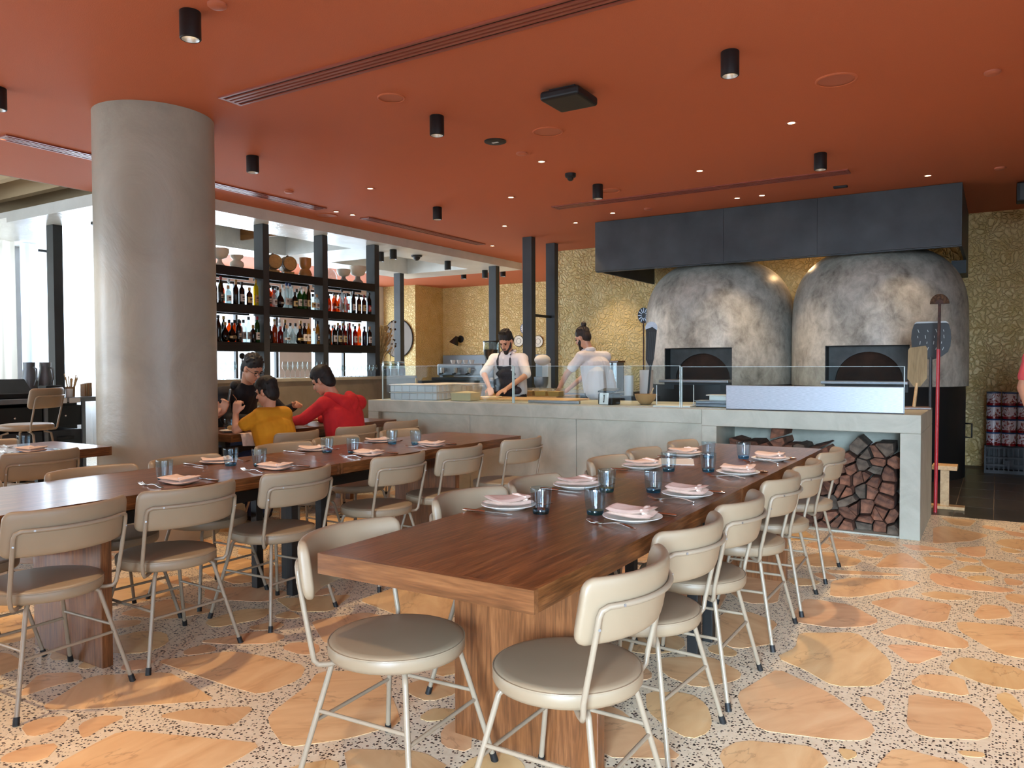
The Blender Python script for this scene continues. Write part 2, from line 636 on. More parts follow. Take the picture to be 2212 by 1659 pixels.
# outlines of the larger flagstones on the floor (metres)
STONES = [
 [(-0.82,3.98),(-0.58,4.13),(-0.51,4.03),(-0.4,3.83),(-0.37,3.67),(-0.41,3.48),(-0.56,3.39),(-0.7,3.51),(-0.84,3.59),(-0.79,3.76)],
 [(-0.8,3.46),(-0.56,3.31),(-0.36,3.08),(-0.38,2.96),(-0.46,2.91),(-0.72,2.84),(-0.82,2.98),(-0.88,3.11)],
 [(-0.8,2.6),(-0.76,2.73),(-0.52,2.82),(-0.45,2.7),(-0.73,2.48)],
 [(-0.46,2.85),(-0.4,2.86),(-0.39,2.82),(-0.42,2.77)],
 [(-0.46,3.35),(-0.39,3.35),(-0.35,3.27),(-0.38,3.22),(-0.42,3.25)],
 [(-0.29,3.48),(-0.06,3.49),(-0.0,3.34),(-0.02,3.18),(-0.21,3.09),(-0.27,3.15)],
 [(-0.3,3.59),(-0.26,3.73),(-0.11,3.77),(-0.08,3.56),(-0.25,3.55)],
 [(-0.16,3.95),(-0.12,4.04),(0.11,4.01),(0.11,3.74),(-0.03,3.73),(-0.17,3.83)],
 [(-0.44,4.03),(-0.27,4.1),(-0.19,4.04),(-0.3,3.81),(-0.37,3.9)],
 [(-0.49,4.18),(-0.4,4.4),(-0.22,4.38),(-0.11,4.29),(-0.1,4.17),(-0.19,4.12),(-0.36,4.15)],
 [(-0.17,4.58),(0.12,4.65),(0.13,4.15),(0.02,4.16),(-0.08,4.31),(-0.15,4.42)],
 [(-0.6,4.69),(-0.46,4.9),(-0.2,4.88),(-0.21,4.55),(-0.28,4.49),(-0.44,4.56)],
 [(-0.38,5.01),(-0.28,5.14),(-0.1,5.12),(-0.14,5.01),(-0.25,4.95)],
 [(-0.85,5.03),(-0.75,5.19),(-0.5,5.27),(-0.38,5.29),(-0.43,5.12),(-0.67,4.75),(-0.8,4.7)],
 [(-0.34,5.57),(-0.21,5.56),(-0.05,5.42),(0.11,5.4),(0.06,5.3),(-0.15,5.24),(-0.29,5.27),(-0.35,5.43)],
 [(-0.91,4.27),(-0.91,4.59),(-0.67,4.59),(-0.5,4.38),(-0.55,4.25),(-0.7,4.14),(-0.88,4.14)],
 [(-0.67,5.53),(-0.63,5.94),(-0.54,6.06),(-0.36,5.66)],
 [(-0.43,6.0),(-0.3,6.02),(-0.23,5.94),(-0.31,5.66),(-0.38,5.79)],
 [(-0.22,5.67),(-0.15,5.9),(-0.05,5.91),(-0.05,5.74)],
 [(-1.19,5.48),(-1.01,5.81),(-0.76,5.68),(-0.78,5.49),(-0.96,5.35),(-1.16,5.35)],
 [(-1.1,6.32),(-0.8,6.17),(-0.8,6.0),(-0.97,5.9)],
 [(-0.6,6.33),(-0.43,6.36),(-0.28,6.28),(-0.49,6.16)],
 [(-0.25,6.4),(-0.06,6.58),(-0.06,6.22),(-0.11,6.16),(-0.22,6.25)],
 [(-0.43,7.09),(-0.35,7.23),(-0.04,7.0),(-0.15,6.71),(-0.39,6.46)],
 [(-0.41,7.61),(-0.14,7.62),(-0.18,7.29),(-0.3,7.3)],
 [(-0.09,7.43),(0.07,7.35),(0.04,7.21),(-0.1,7.29)],
 [(-0.01,6.72),(0.04,6.9),(0.18,6.98),(0.19,6.56),(0.08,6.6)],
 [(-0.93,5.29),(-0.66,5.4),(-0.47,5.41),(-0.57,5.34),(-0.88,5.21)],
 [(-1.2,2.94),(-1.04,3.02),(-0.95,2.95),(-0.89,2.83),(-0.87,2.73),(-0.91,2.64),(-1.02,2.69),(-1.13,2.78)],
 [(-1.29,3.31),(-1.1,3.45),(-0.92,3.34),(-0.91,3.25),(-1.03,3.08),(-1.2,3.14)],
 [(-1.24,4.07),(-1.13,4.19),(-0.94,4.08),(-0.94,3.88),(-0.89,3.76),(-1.02,3.6),(-1.11,3.65)],
 [(-1.3,2.73),(-1.23,2.74),(-1.02,2.59),(-0.88,2.5),(-1.12,2.37)],
 [(-0.33,2.77),(-0.29,2.96),(-0.06,2.95),(-0.05,2.81),(-0.31,2.66)],
 [(0.0,3.63),(0.05,3.7),(0.1,3.56),(0.09,3.39),(0.04,3.51)],
 [(-0.11,3.04),(-0.03,3.08),(-0.02,3.04),(-0.08,3.01)],
 [(-0.1,4.72),(-0.06,4.98),(0.05,4.99),(0.08,4.8),(-0.05,4.67)],
 [(0.04,5.67),(0.15,5.63),(0.13,5.51),(0.06,5.48)],
 [(-0.09,6.14),(0.16,6.12),(0.17,5.85),(0.06,5.76),(-0.06,5.93)],
 [(-3.21,2.1),(-3.01,2.36),(-2.83,2.39),(-2.58,2.41),(-2.49,2.29),(-2.51,2.1),(-2.66,2.09),(-2.86,2.09)],
 [(-3.14,1.56),(-3.29,1.85),(-3.04,2.05),(-2.8,2.01),(-2.62,1.97),(-3.02,1.63)],
 [(-2.7,1.76),(-2.65,1.86),(-2.44,2.02),(-2.38,1.86),(-2.47,1.82)],
 [(-3.05,1.45),(-3.06,1.52),(-2.98,1.6),(-2.9,1.5),(-2.93,1.42)],
 [(-2.88,1.57),(-2.89,1.65),(-2.79,1.71),(-2.78,1.61),(-2.75,1.52),(-2.8,1.53)],
 [(-2.87,1.3),(-2.87,1.39),(-2.79,1.46),(-2.71,1.36),(-2.82,1.28)],
 [(-2.65,1.36),(-2.68,1.49),(-2.7,1.63),(-2.18,1.83),(-2.16,1.71),(-2.16,1.59),(-2.56,1.31)],
 [(-2.34,1.99),(-2.42,2.27),(-2.49,2.39),(-2.28,2.54),(-2.11,2.41),(-1.98,2.31),(-1.86,2.2),(-1.95,2.01),(-2.09,1.85),(-2.26,1.93)],
 [(-2.85,2.5),(-2.86,2.59),(-2.74,2.64),(-2.64,2.55),(-2.7,2.49)],
 [(-3.26,2.35),(-3.11,2.63),(-2.94,2.63),(-2.93,2.52),(-3.11,2.4)],
 [(-3.39,1.57),(-3.55,1.76),(-3.38,1.89),(-3.24,1.84),(-3.28,1.7),(-3.3,1.54)],
 [(-1.91,1.95),(-1.67,2.08),(-1.51,2.04),(-1.77,1.83)],
 [(-3.99,2.4),(-4.0,2.71),(-3.57,2.7),(-3.67,2.49),(-3.89,2.41)],
 [(-3.48,3.02),(-3.16,3.31),(-3.04,3.02),(-3.21,2.91)],
 [(-1.71,2.24),(-1.71,2.36),(-1.64,2.35),(-1.52,2.16),(-1.63,2.14)],
 [(-2.08,2.47),(-2.04,2.6),(-1.89,2.6),(-1.84,2.53),(-1.89,2.4),(-2.01,2.42)],
 [(-1.32,2.69),(-1.29,2.77),(-1.2,2.76),(-1.04,2.65),(-0.88,2.53),(-1.02,2.43),(-1.16,2.37)],
 [(-2.85,2.54),(-2.78,2.64),(-2.66,2.57),(-2.68,2.51),(-2.78,2.48)],
 [(-2.67,2.38),(-2.63,2.43),(-2.57,2.4),(-2.54,2.32),(-2.55,2.27)],
]

# ================================================================== THE SETTING
def struct(o, label, cat=None):
    return tag(o, label, cat, kind='structure')


XL, XR, YF, YB = -12.9, 2.4, -4.3, 11.7
# ---- floor: terrazzo with set flagstones
floor = struct(G().box(XL, XR, YF, 7.7, -0.12, 0.0).add([], []).obj('floor', 'terrazzo'), 'polished terrazzo floor set with peach crazy-paving stones', 'floor')
tag(G().box(XL, -6.6, 7.7, 15.9, -0.12, 0.0).obj('floor_slab', 'terrazzo', floor), kind='structure')


def inside(poly, px, py):
    px, py = np.asarray(px), np.asarray(py)
    r = np.zeros(px.shape, bool)
    n = len(poly)
    j = n - 1
    for i in range(n):
        xi, yi = poly[i]
        xj, yj = poly[j]
        if yi != yj:
            r ^= ((yi > py) != (yj > py)) & (px < (xj - xi) * (py - yi) / (yj - yi) + xi)
        j = i
    return r


def scale_poly(poly, d):
    cx = sum(p[0] for p in poly) / len(poly)
    cy = sum(p[1] for p in poly) / len(poly)
    out = []
    for x, y in poly:
        l = math.hypot(x - cx, y - cy) or 1e-6
        k = max(0.1, (l + d) / l)
        out.append((cx + (x - cx) * k, cy + (y - cy) * k))
    return out


GX0, GY0, GC = -7.4, 0.4, 0.02
occ = np.zeros((int((2.4 - GX0) / GC), int((7.68 - GY0) / GC)), bool)


def cells(poly):
    xs = [p[0] for p in poly]
    ys = [p[1] for p in poly]
    i0, i1 = int((min(xs) - GX0) / GC), int((max(xs) - GX0) / GC) + 1
    j0, j1 = int((min(ys) - GY0) / GC), int((max(ys) - GY0) / GC) + 1
    if i0 < 0 or j0 < 0 or i1 >= occ.shape[0] or j1 >= occ.shape[1]:
        return None
    ii, jj = np.meshgrid(np.arange(i0, i1), np.arange(j0, j1), indexing='ij')
    return (slice(i0, i1), slice(j0, j1)), inside(poly, GX0 + (ii + 0.5) * GC, GY0 + (jj + 0.5) * GC)


stones = []
for p in STONES:
    p = [q for q in p if True]
    for shrink in (0.0, -0.02, -0.045):
        q = scale_poly(p, shrink)
        c = cells(q)
        if c is None or (occ[c[0]] & c[1]).sum() == 0:
            break
    else:
        continue
    c = cells(scale_poly(q, 0.02))
    if c:
        occ[c[0]] |= c[1]
    stones.append(q)
NT = len(stones)
rs = random.Random(11)
# the counter foot stays free of stones
for rc in ([(-5.97, 6.5), (-0.46, 6.5), (-0.46, 7.64), (-5.97, 7.64)],):
    c = cells(rc)
    occ[c[0]] |= c[1]
for size, tries in ((0.34, 1500), (0.26, 2200), (0.18, 3200), (0.12, 3500), (0.08, 3000)):
    for _ in range(tries):
        cx, cy = rs.uniform(-7.2, 2.2), rs.uniform(0.6, 7.5)
        k = rs.choice((5, 6, 6, 7, 8))
        st, th = rs.uniform(1.0, 1.9), rs.uniform(0, PI)
        poly = []
        for q in range(k):
            a = 2 * PI * (q + rs.uniform(-0.3, 0.3)) / k
            rr = size * rs.uniform(0.75, 1.1)
            x, y = rr * math.cos(a) * st ** 0.5, rr * math.sin(a) / st ** 0.5
            poly.append((cx + x * math.cos(th) - y * math.sin(th), cy + x * math.sin(th) + y * math.cos(th)))
        c = cells(poly)
        if c is None or (occ[c[0]] & c[1]).any():
            continue
        c2 = cells(scale_poly(poly, 0.035))
        if c2 is None:
            continue
        occ[c2[0]] |= c2[1]
        stones.append(poly)
stones = stones[:NT] + sorted(stones[NT:], key=lambda p: (p[0][0] + 0.8) ** 2 * 0.6 + (p[0][1] - 2.5) ** 2 * 0.5)


def stone_geo(g, p):
    p = [(x, y) for x, y in p]
    # round the corners a little: split every corner in two
    q = []
    n = len(p)
    for i in range(n):
        a, b, c = Vector(p[i - 1]), Vector(p[i]), Vector(p[(i + 1) % n])
        q.append(tuple(b + (a - b) * min(0.22, 0.03 / max((a - b).length, 1e-4))))
        q.append(tuple(b + (c - b) * min(0.22, 0.03 / max((c - b).length, 1e-4))))
    return g.prism(q, -0.01, 0.0013)


for p in stones[:298]:
    cx = sum(q[0] for q in p) / len(p)
    cy = sum(q[1] for q in p) / len(p)
    o = stone_geo(G(), [(q[0] - cx, q[1] - cy) for q in p]).obj('paving_stone', 'stone', floor)
    o.location = (cx, cy, 0)
rest = G()
for p in stones[298:]:
    stone_geo(rest, p)
if rest.v:
    tag(rest.obj('small_paving_stones', 'stone', floor), kind='stuff')

kfloor = struct(G().box(-6.6, XR, 7.7, YB, -0.12, -0.004).obj('floor_kitchen', 'grout'), 'dark slate tiled kitchen floor beyond the stone paving', 'floor')
tile_me = G().box(0.003, 0.297, 0.003, 0.597, -0.02, 0.0).mesh('tile')
tile_me.materials.append(MAT['darktile'])
for i in range(10):
    for j in range(7):
        if 7.7 + j * 0.6 + 0.6 > 11.71:
            continue
        o = link('tile', tile_me, kfloor)
        o.location = (-0.62 + i * 0.3, 7.7 + j * 0.6, 0)

# ---- ceiling
cg = G()
cg.box(-8.5, XR, YF, 4.95, CEIL, CEIL + 0.12)
cg.box(-7.69, XR, 4.95, YB, CEIL, CEIL + 0.12)
cg.box(-7.69, -6.4, YB, 16.0, CEIL, CEIL + 0.12)
cg.box(XL, -7.69, 12.7, 16.0, CEIL, CEIL + 0.12)
cg.box(XL, -10.5, 8.6, 12.7, CEIL, CEIL + 0.12)
struct(cg.obj('ceiling', 'ceiling'), 'terracotta red painted ceiling over the whole dining room', 'ceiling')

# white plaster canopy over the bar, with two coffers
cn = G()
z0, z1 = 3.12, 3.252
for x0, x1, y0, y1 in ((-10.5, -7.69, 4.95, 6.3), (-10.5, -7.69, 8.9, 9.9), (-10.5, -7.69, 12.0, 12.7), (-8.45, -7.69, 6.3, 8.9), (-10.5, -9.9, 6.3, 8.9), (-8.45, -7.69, 9.9, 12.0), (-10.5, -9.9, 9.9, 12.0)):
    cn.box(x0, x1, y0, y1, z0, z1)
cn.box(XL, -10.5, 4.95, 8.6, z0 + 0.06, z1)
for y0, y1 in ((6.3, 8.9), (9.9, 12.0)):
    cn.box(-9.95, -8.40, y0 - 0.05, y1 + 0.05, 3.42, 3.46)
    cn.box(-9.95, -9.9, y0, y1, 3.25, 3.42)
    cn.box(-8.45, -8.40, y0, y1, 3.25, 3.42)
    cn.box(-9.95, -8.4, y0 - 0.05, y0, 3.25, 3.42)
    cn.box(-9.95, -8.4, y1, y1 + 0.05, 3.25, 3.42)
struct(cn.obj('ceiling_canopy', 'canopy'), 'white polished plaster ceiling canopy with coffers above the bar', 'ceiling')

# timber ceiling by the window side
MAT['darkwood'] = wood_mat('brown timber boards', (92, 56, 22), (124, 80, 34), (142, 96, 44), (1, 10, 10), 2, 0.5, 0)
tc = struct(G().box(XL, -8.5, YF, 8.0, 3.72, 3.8).obj('ceiling_timber', 'darkwood'), 'brown timber ceiling with pale battens by the window curtains', 'ceiling')
beam_me = G().box(XL, -8.5, -0.05, 0.05, 3.5, 3.72).mesh('batten')
MAT['batten'] = flat('pale batten', (196, 170, 134), 0.6)
beam_me.materials.append(MAT['batten'])
for i in range(21):
    o = link('batten', beam_me, tc)
    o.location = (0, -3.6 + i * 0.55, 0)
G().box(-8.52, -8.5, YF, 4.95, CEIL, 3.8).obj('edge_board', 'darkwood', tc)
G().box(XL, -8.5, 8.0, 8.04, CEIL + 0.003, 3.8).obj('end_board', 'darkwood', tc)
G().box(-8.50, -8.46, 4.95, 8.0, CEIL + 0.22, 3.8).obj('edge_board', 'darkwood', tc)
tag(G().box(-11.3, -11.1, YF, 4.9, 3.35, 3.62).obj('steel_beam', 'black'), 'long black steel beam above the window curtains', 'beam', kind='structure')

# ---- walls
struct(G().box(-6.4, XR, YB, YB + 0.2, -0.12, CEIL).obj('wall_back', 'gold'), 'gold wall with crumpled relief plaster behind the ovens', 'wall')
struct(G().box(-6.5, -6.4, YB + 0.0, 16.0, -0.12, CEIL).obj('wall_back_return', 'gold'), 'gold relief wall return beside the far dining nook', 'wall')
fw = G().box(-11.9, -6.4, 15.8, 16.0, -0.12, CEIL)
fw.box(-12.05, -11.9, 14.85, 16.0, -0.12, CEIL)
fw.box(XL, -11.9, 14.7, 14.85, -0.12, CEIL)
struct(fw.obj('wall_far', 'gold'), 'distant gold relief wall with a stepped corner behind the bar', 'wall')
G().box(-6.4, XR, YB - 0.015, YB, 0, 0.09).obj('baseboard_back', 'gold')
struct(bpy.data.objects['baseboard_back'], 'low gold skirting along the wall behind the crate', 'skirting')


def window_wall(name, label, axis, at, lo, hi, ztop, openings, mat, thick=0.2, sign=1):
    """a wall along one axis with window openings; openings = (a, b, z0, z1)"""
    g = G()
    def put(a, b, za, zb):
        if b - a < 1e-3 or zb - za < 1e-3:
            return
        if axis == 'y':
            g.box(min(at, at + sign * thick), max(at, at + sign * thick), a, b, za, zb)
        else:
            g.box(a, b, min(at, at + sign * thick), max(at, at + sign * thick), za, zb)
    cur = lo
    for a, b, za, zb in openings:
        put(cur, a, -0.12, ztop)
        put(a, b, -0.12, za)
        put(a, b, zb, ztop)
        cur = b
    put(cur, hi, -0.12, ztop)
    return struct(g.obj(name, mat), label, 'wall')


WINN = [0]


def window(axis, at, a, b, z0, z1, nm, label):
    WINN[0] += 1
    w = bpy.data.objects.new('window_%d' % WINN[0], None)
    COL.objects.link(w)
    struct(w, label, 'window')
    def bx(g, a0, a1, za, zb, t0, t1):
        if axis == 'y':
            g.box(at + t0, at + t1, a0, a1, za, zb)
        else:
            g.box(a0, a1, at + t0, at + t1, za, zb)
    fr = G()
    bx(fr, a, a + 0.05, z0, z1, 0.03, 0.1)
    bx(fr, b - 0.05, b, z0, z1, 0.03, 0.1)
    bx(fr, a + 0.05, b - 0.05, z0, z0 + 0.05, 0.03, 0.1)
    bx(fr, a + 0.05, b - 0.05, z1 - 0.05, z1, 0.03, 0.1)
    for i in range(1, nm):
        m = a + (b - a) * i / nm
        bx(fr, m - 0.025, m + 0.025, z0 + 0.05, z1 - 0.05, 0.03, 0.1)
    fr.obj('window_frame', 'black', w)
    for i in range(nm):
        m0, m1 = a + (b - a) * i / nm + 0.025, a + (b - a) * (i + 1) / nm - 0.025
        g = G()
        bx(g, m0, m1, z0 + 0.05, z1 - 0.05, 0.06, 0.068)
        g.obj('pane', 'pane', w)
    return w


FOP = [(-12.3, -10.0, 0.3, 2.95), (-9.8, -7.5, 0.3, 2.95), (0.4, 2.2, 0.3, 2.95)]
window_wall('wall_front', 'pale wall with tall daylight windows at the entry end of the room', 'x', YF, XL, XR, CEIL + 0.6, FOP, 'greywall', sign=-1)
for a, b, za, zb in FOP:
    window('x', YF - 0.15, a, b, za, zb, 3, 'tall front window looking out from the dining room')
ROP = [(-3.2, -0.6, 0.3, 2.95), (-0.1, 2.3, 0.3, 2.95)]
window_wall('wall_right', 'pale side wall with daylight windows near the entry', 'y', XR, YF, YB, CEIL, ROP, 'greywall', sign=1)
for a, b, za, zb in ROP:
    window('y', XR + 0.05, a, b, za, zb, 3, 'tall side window by the long walnut table')
LOP = [(-3.4, 0.2, 0.6, 3.2), (0.8, 4.6, 0.6, 3.2), (5.0, 6.15, 0.9, 3.2), (6.5, 9.0, 0.9, 3.2), (9.3, 11.4, 0.9, 3.0), (12.3, 14.45, 0.9, 3.0)]
window_wall('wall_left', 'pale grey wall with bright windows beyond the bar', 'y', XL, YF, 14.7, 3.8, LOP, 'greywall', sign=-1)
for i, (a, b, za, zb) in enumerate(LOP):
    window('y', XL - 0.15, a, b, za, zb, 2 if b - a > 1.5 else 1, 'bright window in the grey wall, opening %s' % ['by the first curtains', 'beside the timber ceiling', 'behind the cream drapes', 'behind the sheer curtain', 'seen through the middle bar shelves', 'next to the gold nook'][i])

# ---- column
cl = G().lathe([(0.435, 0.0), (0.435, CEIL)], 64, (-5.585, 3.715, 0))
struct(cl.obj('column', 'column', smooth=40), 'broad round column of polished grey plaster', 'column')

# ================================================================== CEILING FIXTURES
WARM = (1.0, 0.74, 0.46)


def spot(parent, loc, power, size=1.3, blend=0.8, rad=0.04):
    d = bpy.data.lights.new('lamp_beam', 'SPOT')
    d.energy = power
    d.color = WARM
    d.spot_size = size
    d.spot_blend = blend
    d.shadow_soft_size = rad
    o = bpy.data.objects.new('lamp_beam', d)
    COL.objects.link(o)
    o.parent = parent
    o.location = loc
    return o


def cyl_light(x, y, z, label, power, group='black cylinder downlights'):
    t = thing('cylinder_downlight', label, 'downlight', (x, y, z), 0, group)
    pr = [(0.0, 0.0), (0.053, 0.0), (0.056, -0.004), (0.056, -0.146), (0.052, -0.15), (0.046, -0.15), (0.044, -0.12)]
    g = G().lathe(pr, 28, cap0=False, cap1=False)
    g.obj('housing', 'black', t, 40)
    G().lathe([(0.046, -0.1499), (0.0455, -0.149), (0.034, -0.118), (0.032, -0.118)], 24, cap0=False, cap1=False).obj('reflector', 'steel', t, 40)
    G().lathe([(0.034, -0.119), (0.034, -0.117)], 20).obj('lens', 'lampglow', t, 40)
    spot(t, (0, 0, -0.16), power)
    return t


CY = [(-3.74, 2.71, 'above the long walnut tables, beside the small round cover'), (-1.42, 4.83, 'above the walnut table that faces the firewood'), (-3.70, 4.85, 'beside the round terracotta grille'), (-5.83, 4.86, 'in line past the round column'),
      (-1.40, 7.60, 'at the end of the slot vent facing the hood'), (-3.66, 7.62, 'against the pale slot vent end'), (-5.83, 7.64, 'hanging towards the bar end of the grid'), (-5.88, 2.73, 'between the column and the front windows'), (-3.74, 0.55, 'added to light the floor before the middle table'), (-1.42, 0.55, 'added to light the open floor before the bare table end'), (-5.88, 0.55, 'added to light the floor by the front windows'), (0.88, 2.71, 'added to light the aisle past the table end'), (0.88, 4.84, 'added to light the aisle beside the chair row'), (0.88, 7.60, 'added to light the walkway into the kitchen')]  # entry-end and aisle lamps: unseen, added on the grid to light the floor
for x, y, w in CY:
    cyl_light(x, y, CEIL, 'black cylinder downlight ' + w, 115 if (x < -3 and y < 1) else 70)
CN = [(-8.0, 9.35), (-8.1, 10.9), (-8.3, 12.35), (-8.35, 9.45), (-10.15, 7.5)]
for x, y in CN:
    cyl_light(x, y, 3.12, 'small black cylinder downlight under the white canopy', 10, 'canopy downlights')
for x, y in ((-9.4, 13.2), (-8.5, 13.3), (-6.9, 13.0), (-6.7, 14.6), (-7.6, 14.0), (-9.5, 14.4)):
    cyl_light(x, y, CEIL, 'black cylinder downlight over the distant gold nook', 42, 'nook downlights')

RC = [(-1.42, 6.51), (-2.54, 7.62), (-3.69, 6.46), (-5.82, 6.43), (-4.77, 7.64), (-5.83, 9.17), (-6.97, 10.59), (-7.05, 7.16), (-7.03, 7.43), (-0.63, 9.09), (-2.59, 9.11), (-2.31, 9.12), (-4.18, 9.14), (-4.89, 9.49), (-5.23, 11.11), (-7.13, 3.34)]
_rl = None
for i, (x, y) in enumerate(RC):
    t = thing('recessed_downlight', 'small glowing recessed spotlight set flush in the terracotta ceiling', 'downlight', (x, y, CEIL), 0, 'recessed ceiling spots')
    G().lathe([(0.028, -0.001), (0.045, -0.001), (0.048, -0.004), (0.046, -0.006), (0.03, -0.004)], 24, cap0=False, cap1=False).obj('trim_ring', 'paleceil', t, 40)
    G().lathe([(0.029, -0.002), (0.029, -0.0005)], 20).obj('lens', 'lampglow', t)
    spot(t, (0, 0, -0.03), 46 if y < 8.5 else 42, 1.3, 0.6, 0.03)


def cover(x, y, r, label, ringed=True):
    t = thing('ceiling_speaker', label, 'speaker', (x, y, CEIL), 0, 'round ceiling covers')
    G().lathe([(r, 0), (r, -0.006), (r * 0.93, -0.010), (r * 0.86, -0.006)], 36, cap0=False, cap1=False).obj('rim', 'ceiling', t, 40)
    G().lathe([(r * 0.87, -0.0035), (r * 0.87, -0.002)], 36).obj('grille', 'paleceil', t)


for (x, y, r), w in zip([(-3.72, 4.34, 0.10), (-3.17, 5.66, 0.13), (-0.95, 5.69, 0.135), (-3.66, 7.94, 0.11), (-7.33, 7.27, 0.14)], ['close to the cylinder downlights mid room', 'below the black box', 'over the walkway to the kitchen', 'beside the slot vent end', 'close to the white canopy edge']):
    cover(x, y, r, 'round terracotta speaker cover ' + w)
for (x, y), w in zip([(-3.54, 2.73), (-0.05, 6.09), (-3.69, 6.10), (-6.66, 6.04), (-3.69, 9.11), (-0.0, 9.11)], ['beside the cylinder downlight over the middle table', 'over the kitchen walkway', 'next to a recessed spot', 'towards the bar', 'near the black hood', 'at the hood end']):
    t = G().lathe([(0.05, 0), (0.05, -0.012), (0.04, -0.02), (0.02, -0.022)], 24, (x, y, CEIL), cap0=False)
    tag(t.obj('sprinkler_cover', 'paleceil', None, 40), 'small round terracotta sprinkler cover ' + w, 'sprinkler', 'sprinkler covers')

# black box unit on the ceiling
t = thing('ceiling_box', 'square black sensor box hanging flat under the ceiling', 'sensor', (-2.585, 4.92, CEIL), 0)
G().box(-0.15, 0.15, -0.16, 0.16, -0.085, -0.02).obj('casing', 'black', t, bevel=0.02, seg=3)
G().box(-0.10, 0.10, -0.11, 0.11, -0.02, 0).obj('mount', 'black', t)
t = thing('ceiling_hatch', 'flat black round detector plate on the ceiling', 'detector', (-3.69, 5.66, CEIL))
G().lathe([(0.095, 0), (0.095, -0.008), (0.085, -0.012)], 32, cap0=False).obj('plate', 'black', t, 40)
G().box(-0.03, 0.03, -0.012, 0.012, -0.014, -0.011).obj('label_strip', 'white', t)
t = thing('dome_camera', 'tiny black dome camera on the ceiling between recessed spots', 'camera', (-3.68, 7.03, CEIL))
G().lathe([(0.055, 0), (0.055, -0.03), (0.045, -0.04)], 24, cap0=False).obj('base', 'black', t, 40)
G().lathe([(0.03, -0.04), (0.03, -0.06), (0.015, -0.072)], 20, cap0=False).obj('lens', 'black', t, 40)
tag(G().box(-1.54, -1.40, 9.08, 9.14, CEIL - 0.02, CEIL).obj('ceiling_sensor', 'black', bevel=0.004), 'small black rectangular sensor beside the hood', 'sensor')
t = thing('wall_speaker', 'black box loudspeaker under the ceiling at the kitchen walkway', 'speaker', (0.28, 9.95, CEIL - 0.12))
G().box(-0.13, 0.13, -0.1, 0.1, -0.1, 0.1).obj('cabinet', 'black', t, bevel=0.012)
G().box(-0.1, 0.1, -0.11, -0.1, -0.085, 0.085).obj('grille', 'darksteel', t)
for (x, y), w in zip([(-9.6, 5.6), (-8.1, 10.05)], ['at the window corner of the canopy', 'above the bar shelves']):
    t = thing('security_camera', 'black dome security camera ' + w, 'camera', (x, y, 3.12))
    G().lathe([(0.09, 0), (0.09, -0.02), (0.075, -0.028)], 28, cap0=False).obj('base', 'black', t, 40)
    G().lathe([(0.06 * math.cos(a), -0.028 - 0.06 * math.sin(a)) for a in np.linspace(0, 1.5, 7)], 24, cap0=False).obj('dome', 'black', t, 40)


def slot_vent(x0, x1, y0, y1, along, label, mat='ventpaint'):
    t = thing('slot_vent', label, 'vent', ((x0 + x1) / 2, (y0 + y1) / 2, CEIL))
    w, l = (x1 - x0) / 2, (y1 - y0) / 2
    def bx(g, a0, a1, b0, b1, z0, z1):  # a along, b across
        if along == 'x':
            g.box(a0, a1, b0, b1, z0, z1)
        else:
            g.box(b0, b1, a0, a1, z0, z1)
    A, B = (w, l) if along == 'x' else (l, w)
    g = G()
    bx(g, -A, A, -B, -B + 0.02, -0.012, 0)
    bx(g, -A, A, B - 0.02, B, -0.012, 0)
    bx(g, -A, -A + 0.025, -B + 0.02, B - 0.02, -0.012, 0)
    bx(g, A - 0.025, A, -B + 0.02, B - 0.02, -0.012, 0)
    g.obj('frame', mat, t)
    g = G()
    bx(g, -A + 0.02, A - 0.02, -B + 0.015, B - 0.015, -0.0015, -0.0005)
    g.obj('duct', 'black', t)
    n = 4
    gap = (2 * B - 0.04) / n
    for i in range(1, n):
        g = G()
        c = -B + 0.02 + gap * i
        bx(g, -A + 0.025, A - 0.025, c - 0.011, c + 0.011, -0.012, -0.001)
        g.obj('slat', mat, t)


slot_vent(-4.75, 0.6, 3.66, 3.86, 'x', 'long terracotta slot vent crossing the ceiling over both long tables')
slot_vent(-4.63, -1.28, 8.34, 8.53, 'x', 'terracotta slot vent running before the black hood')
slot_vent(-7.16, -6.98, 3.3, 6.93, 'y', 'bright slot vent passing behind the column along the canopy')
slot_vent(-7.1, -6.94, 7.64, 10.35, 'y', 'terracotta slot vent along the canopy towards the posts')

# ================================================================== TABLES
TZ, TT = 0.76, 0.062


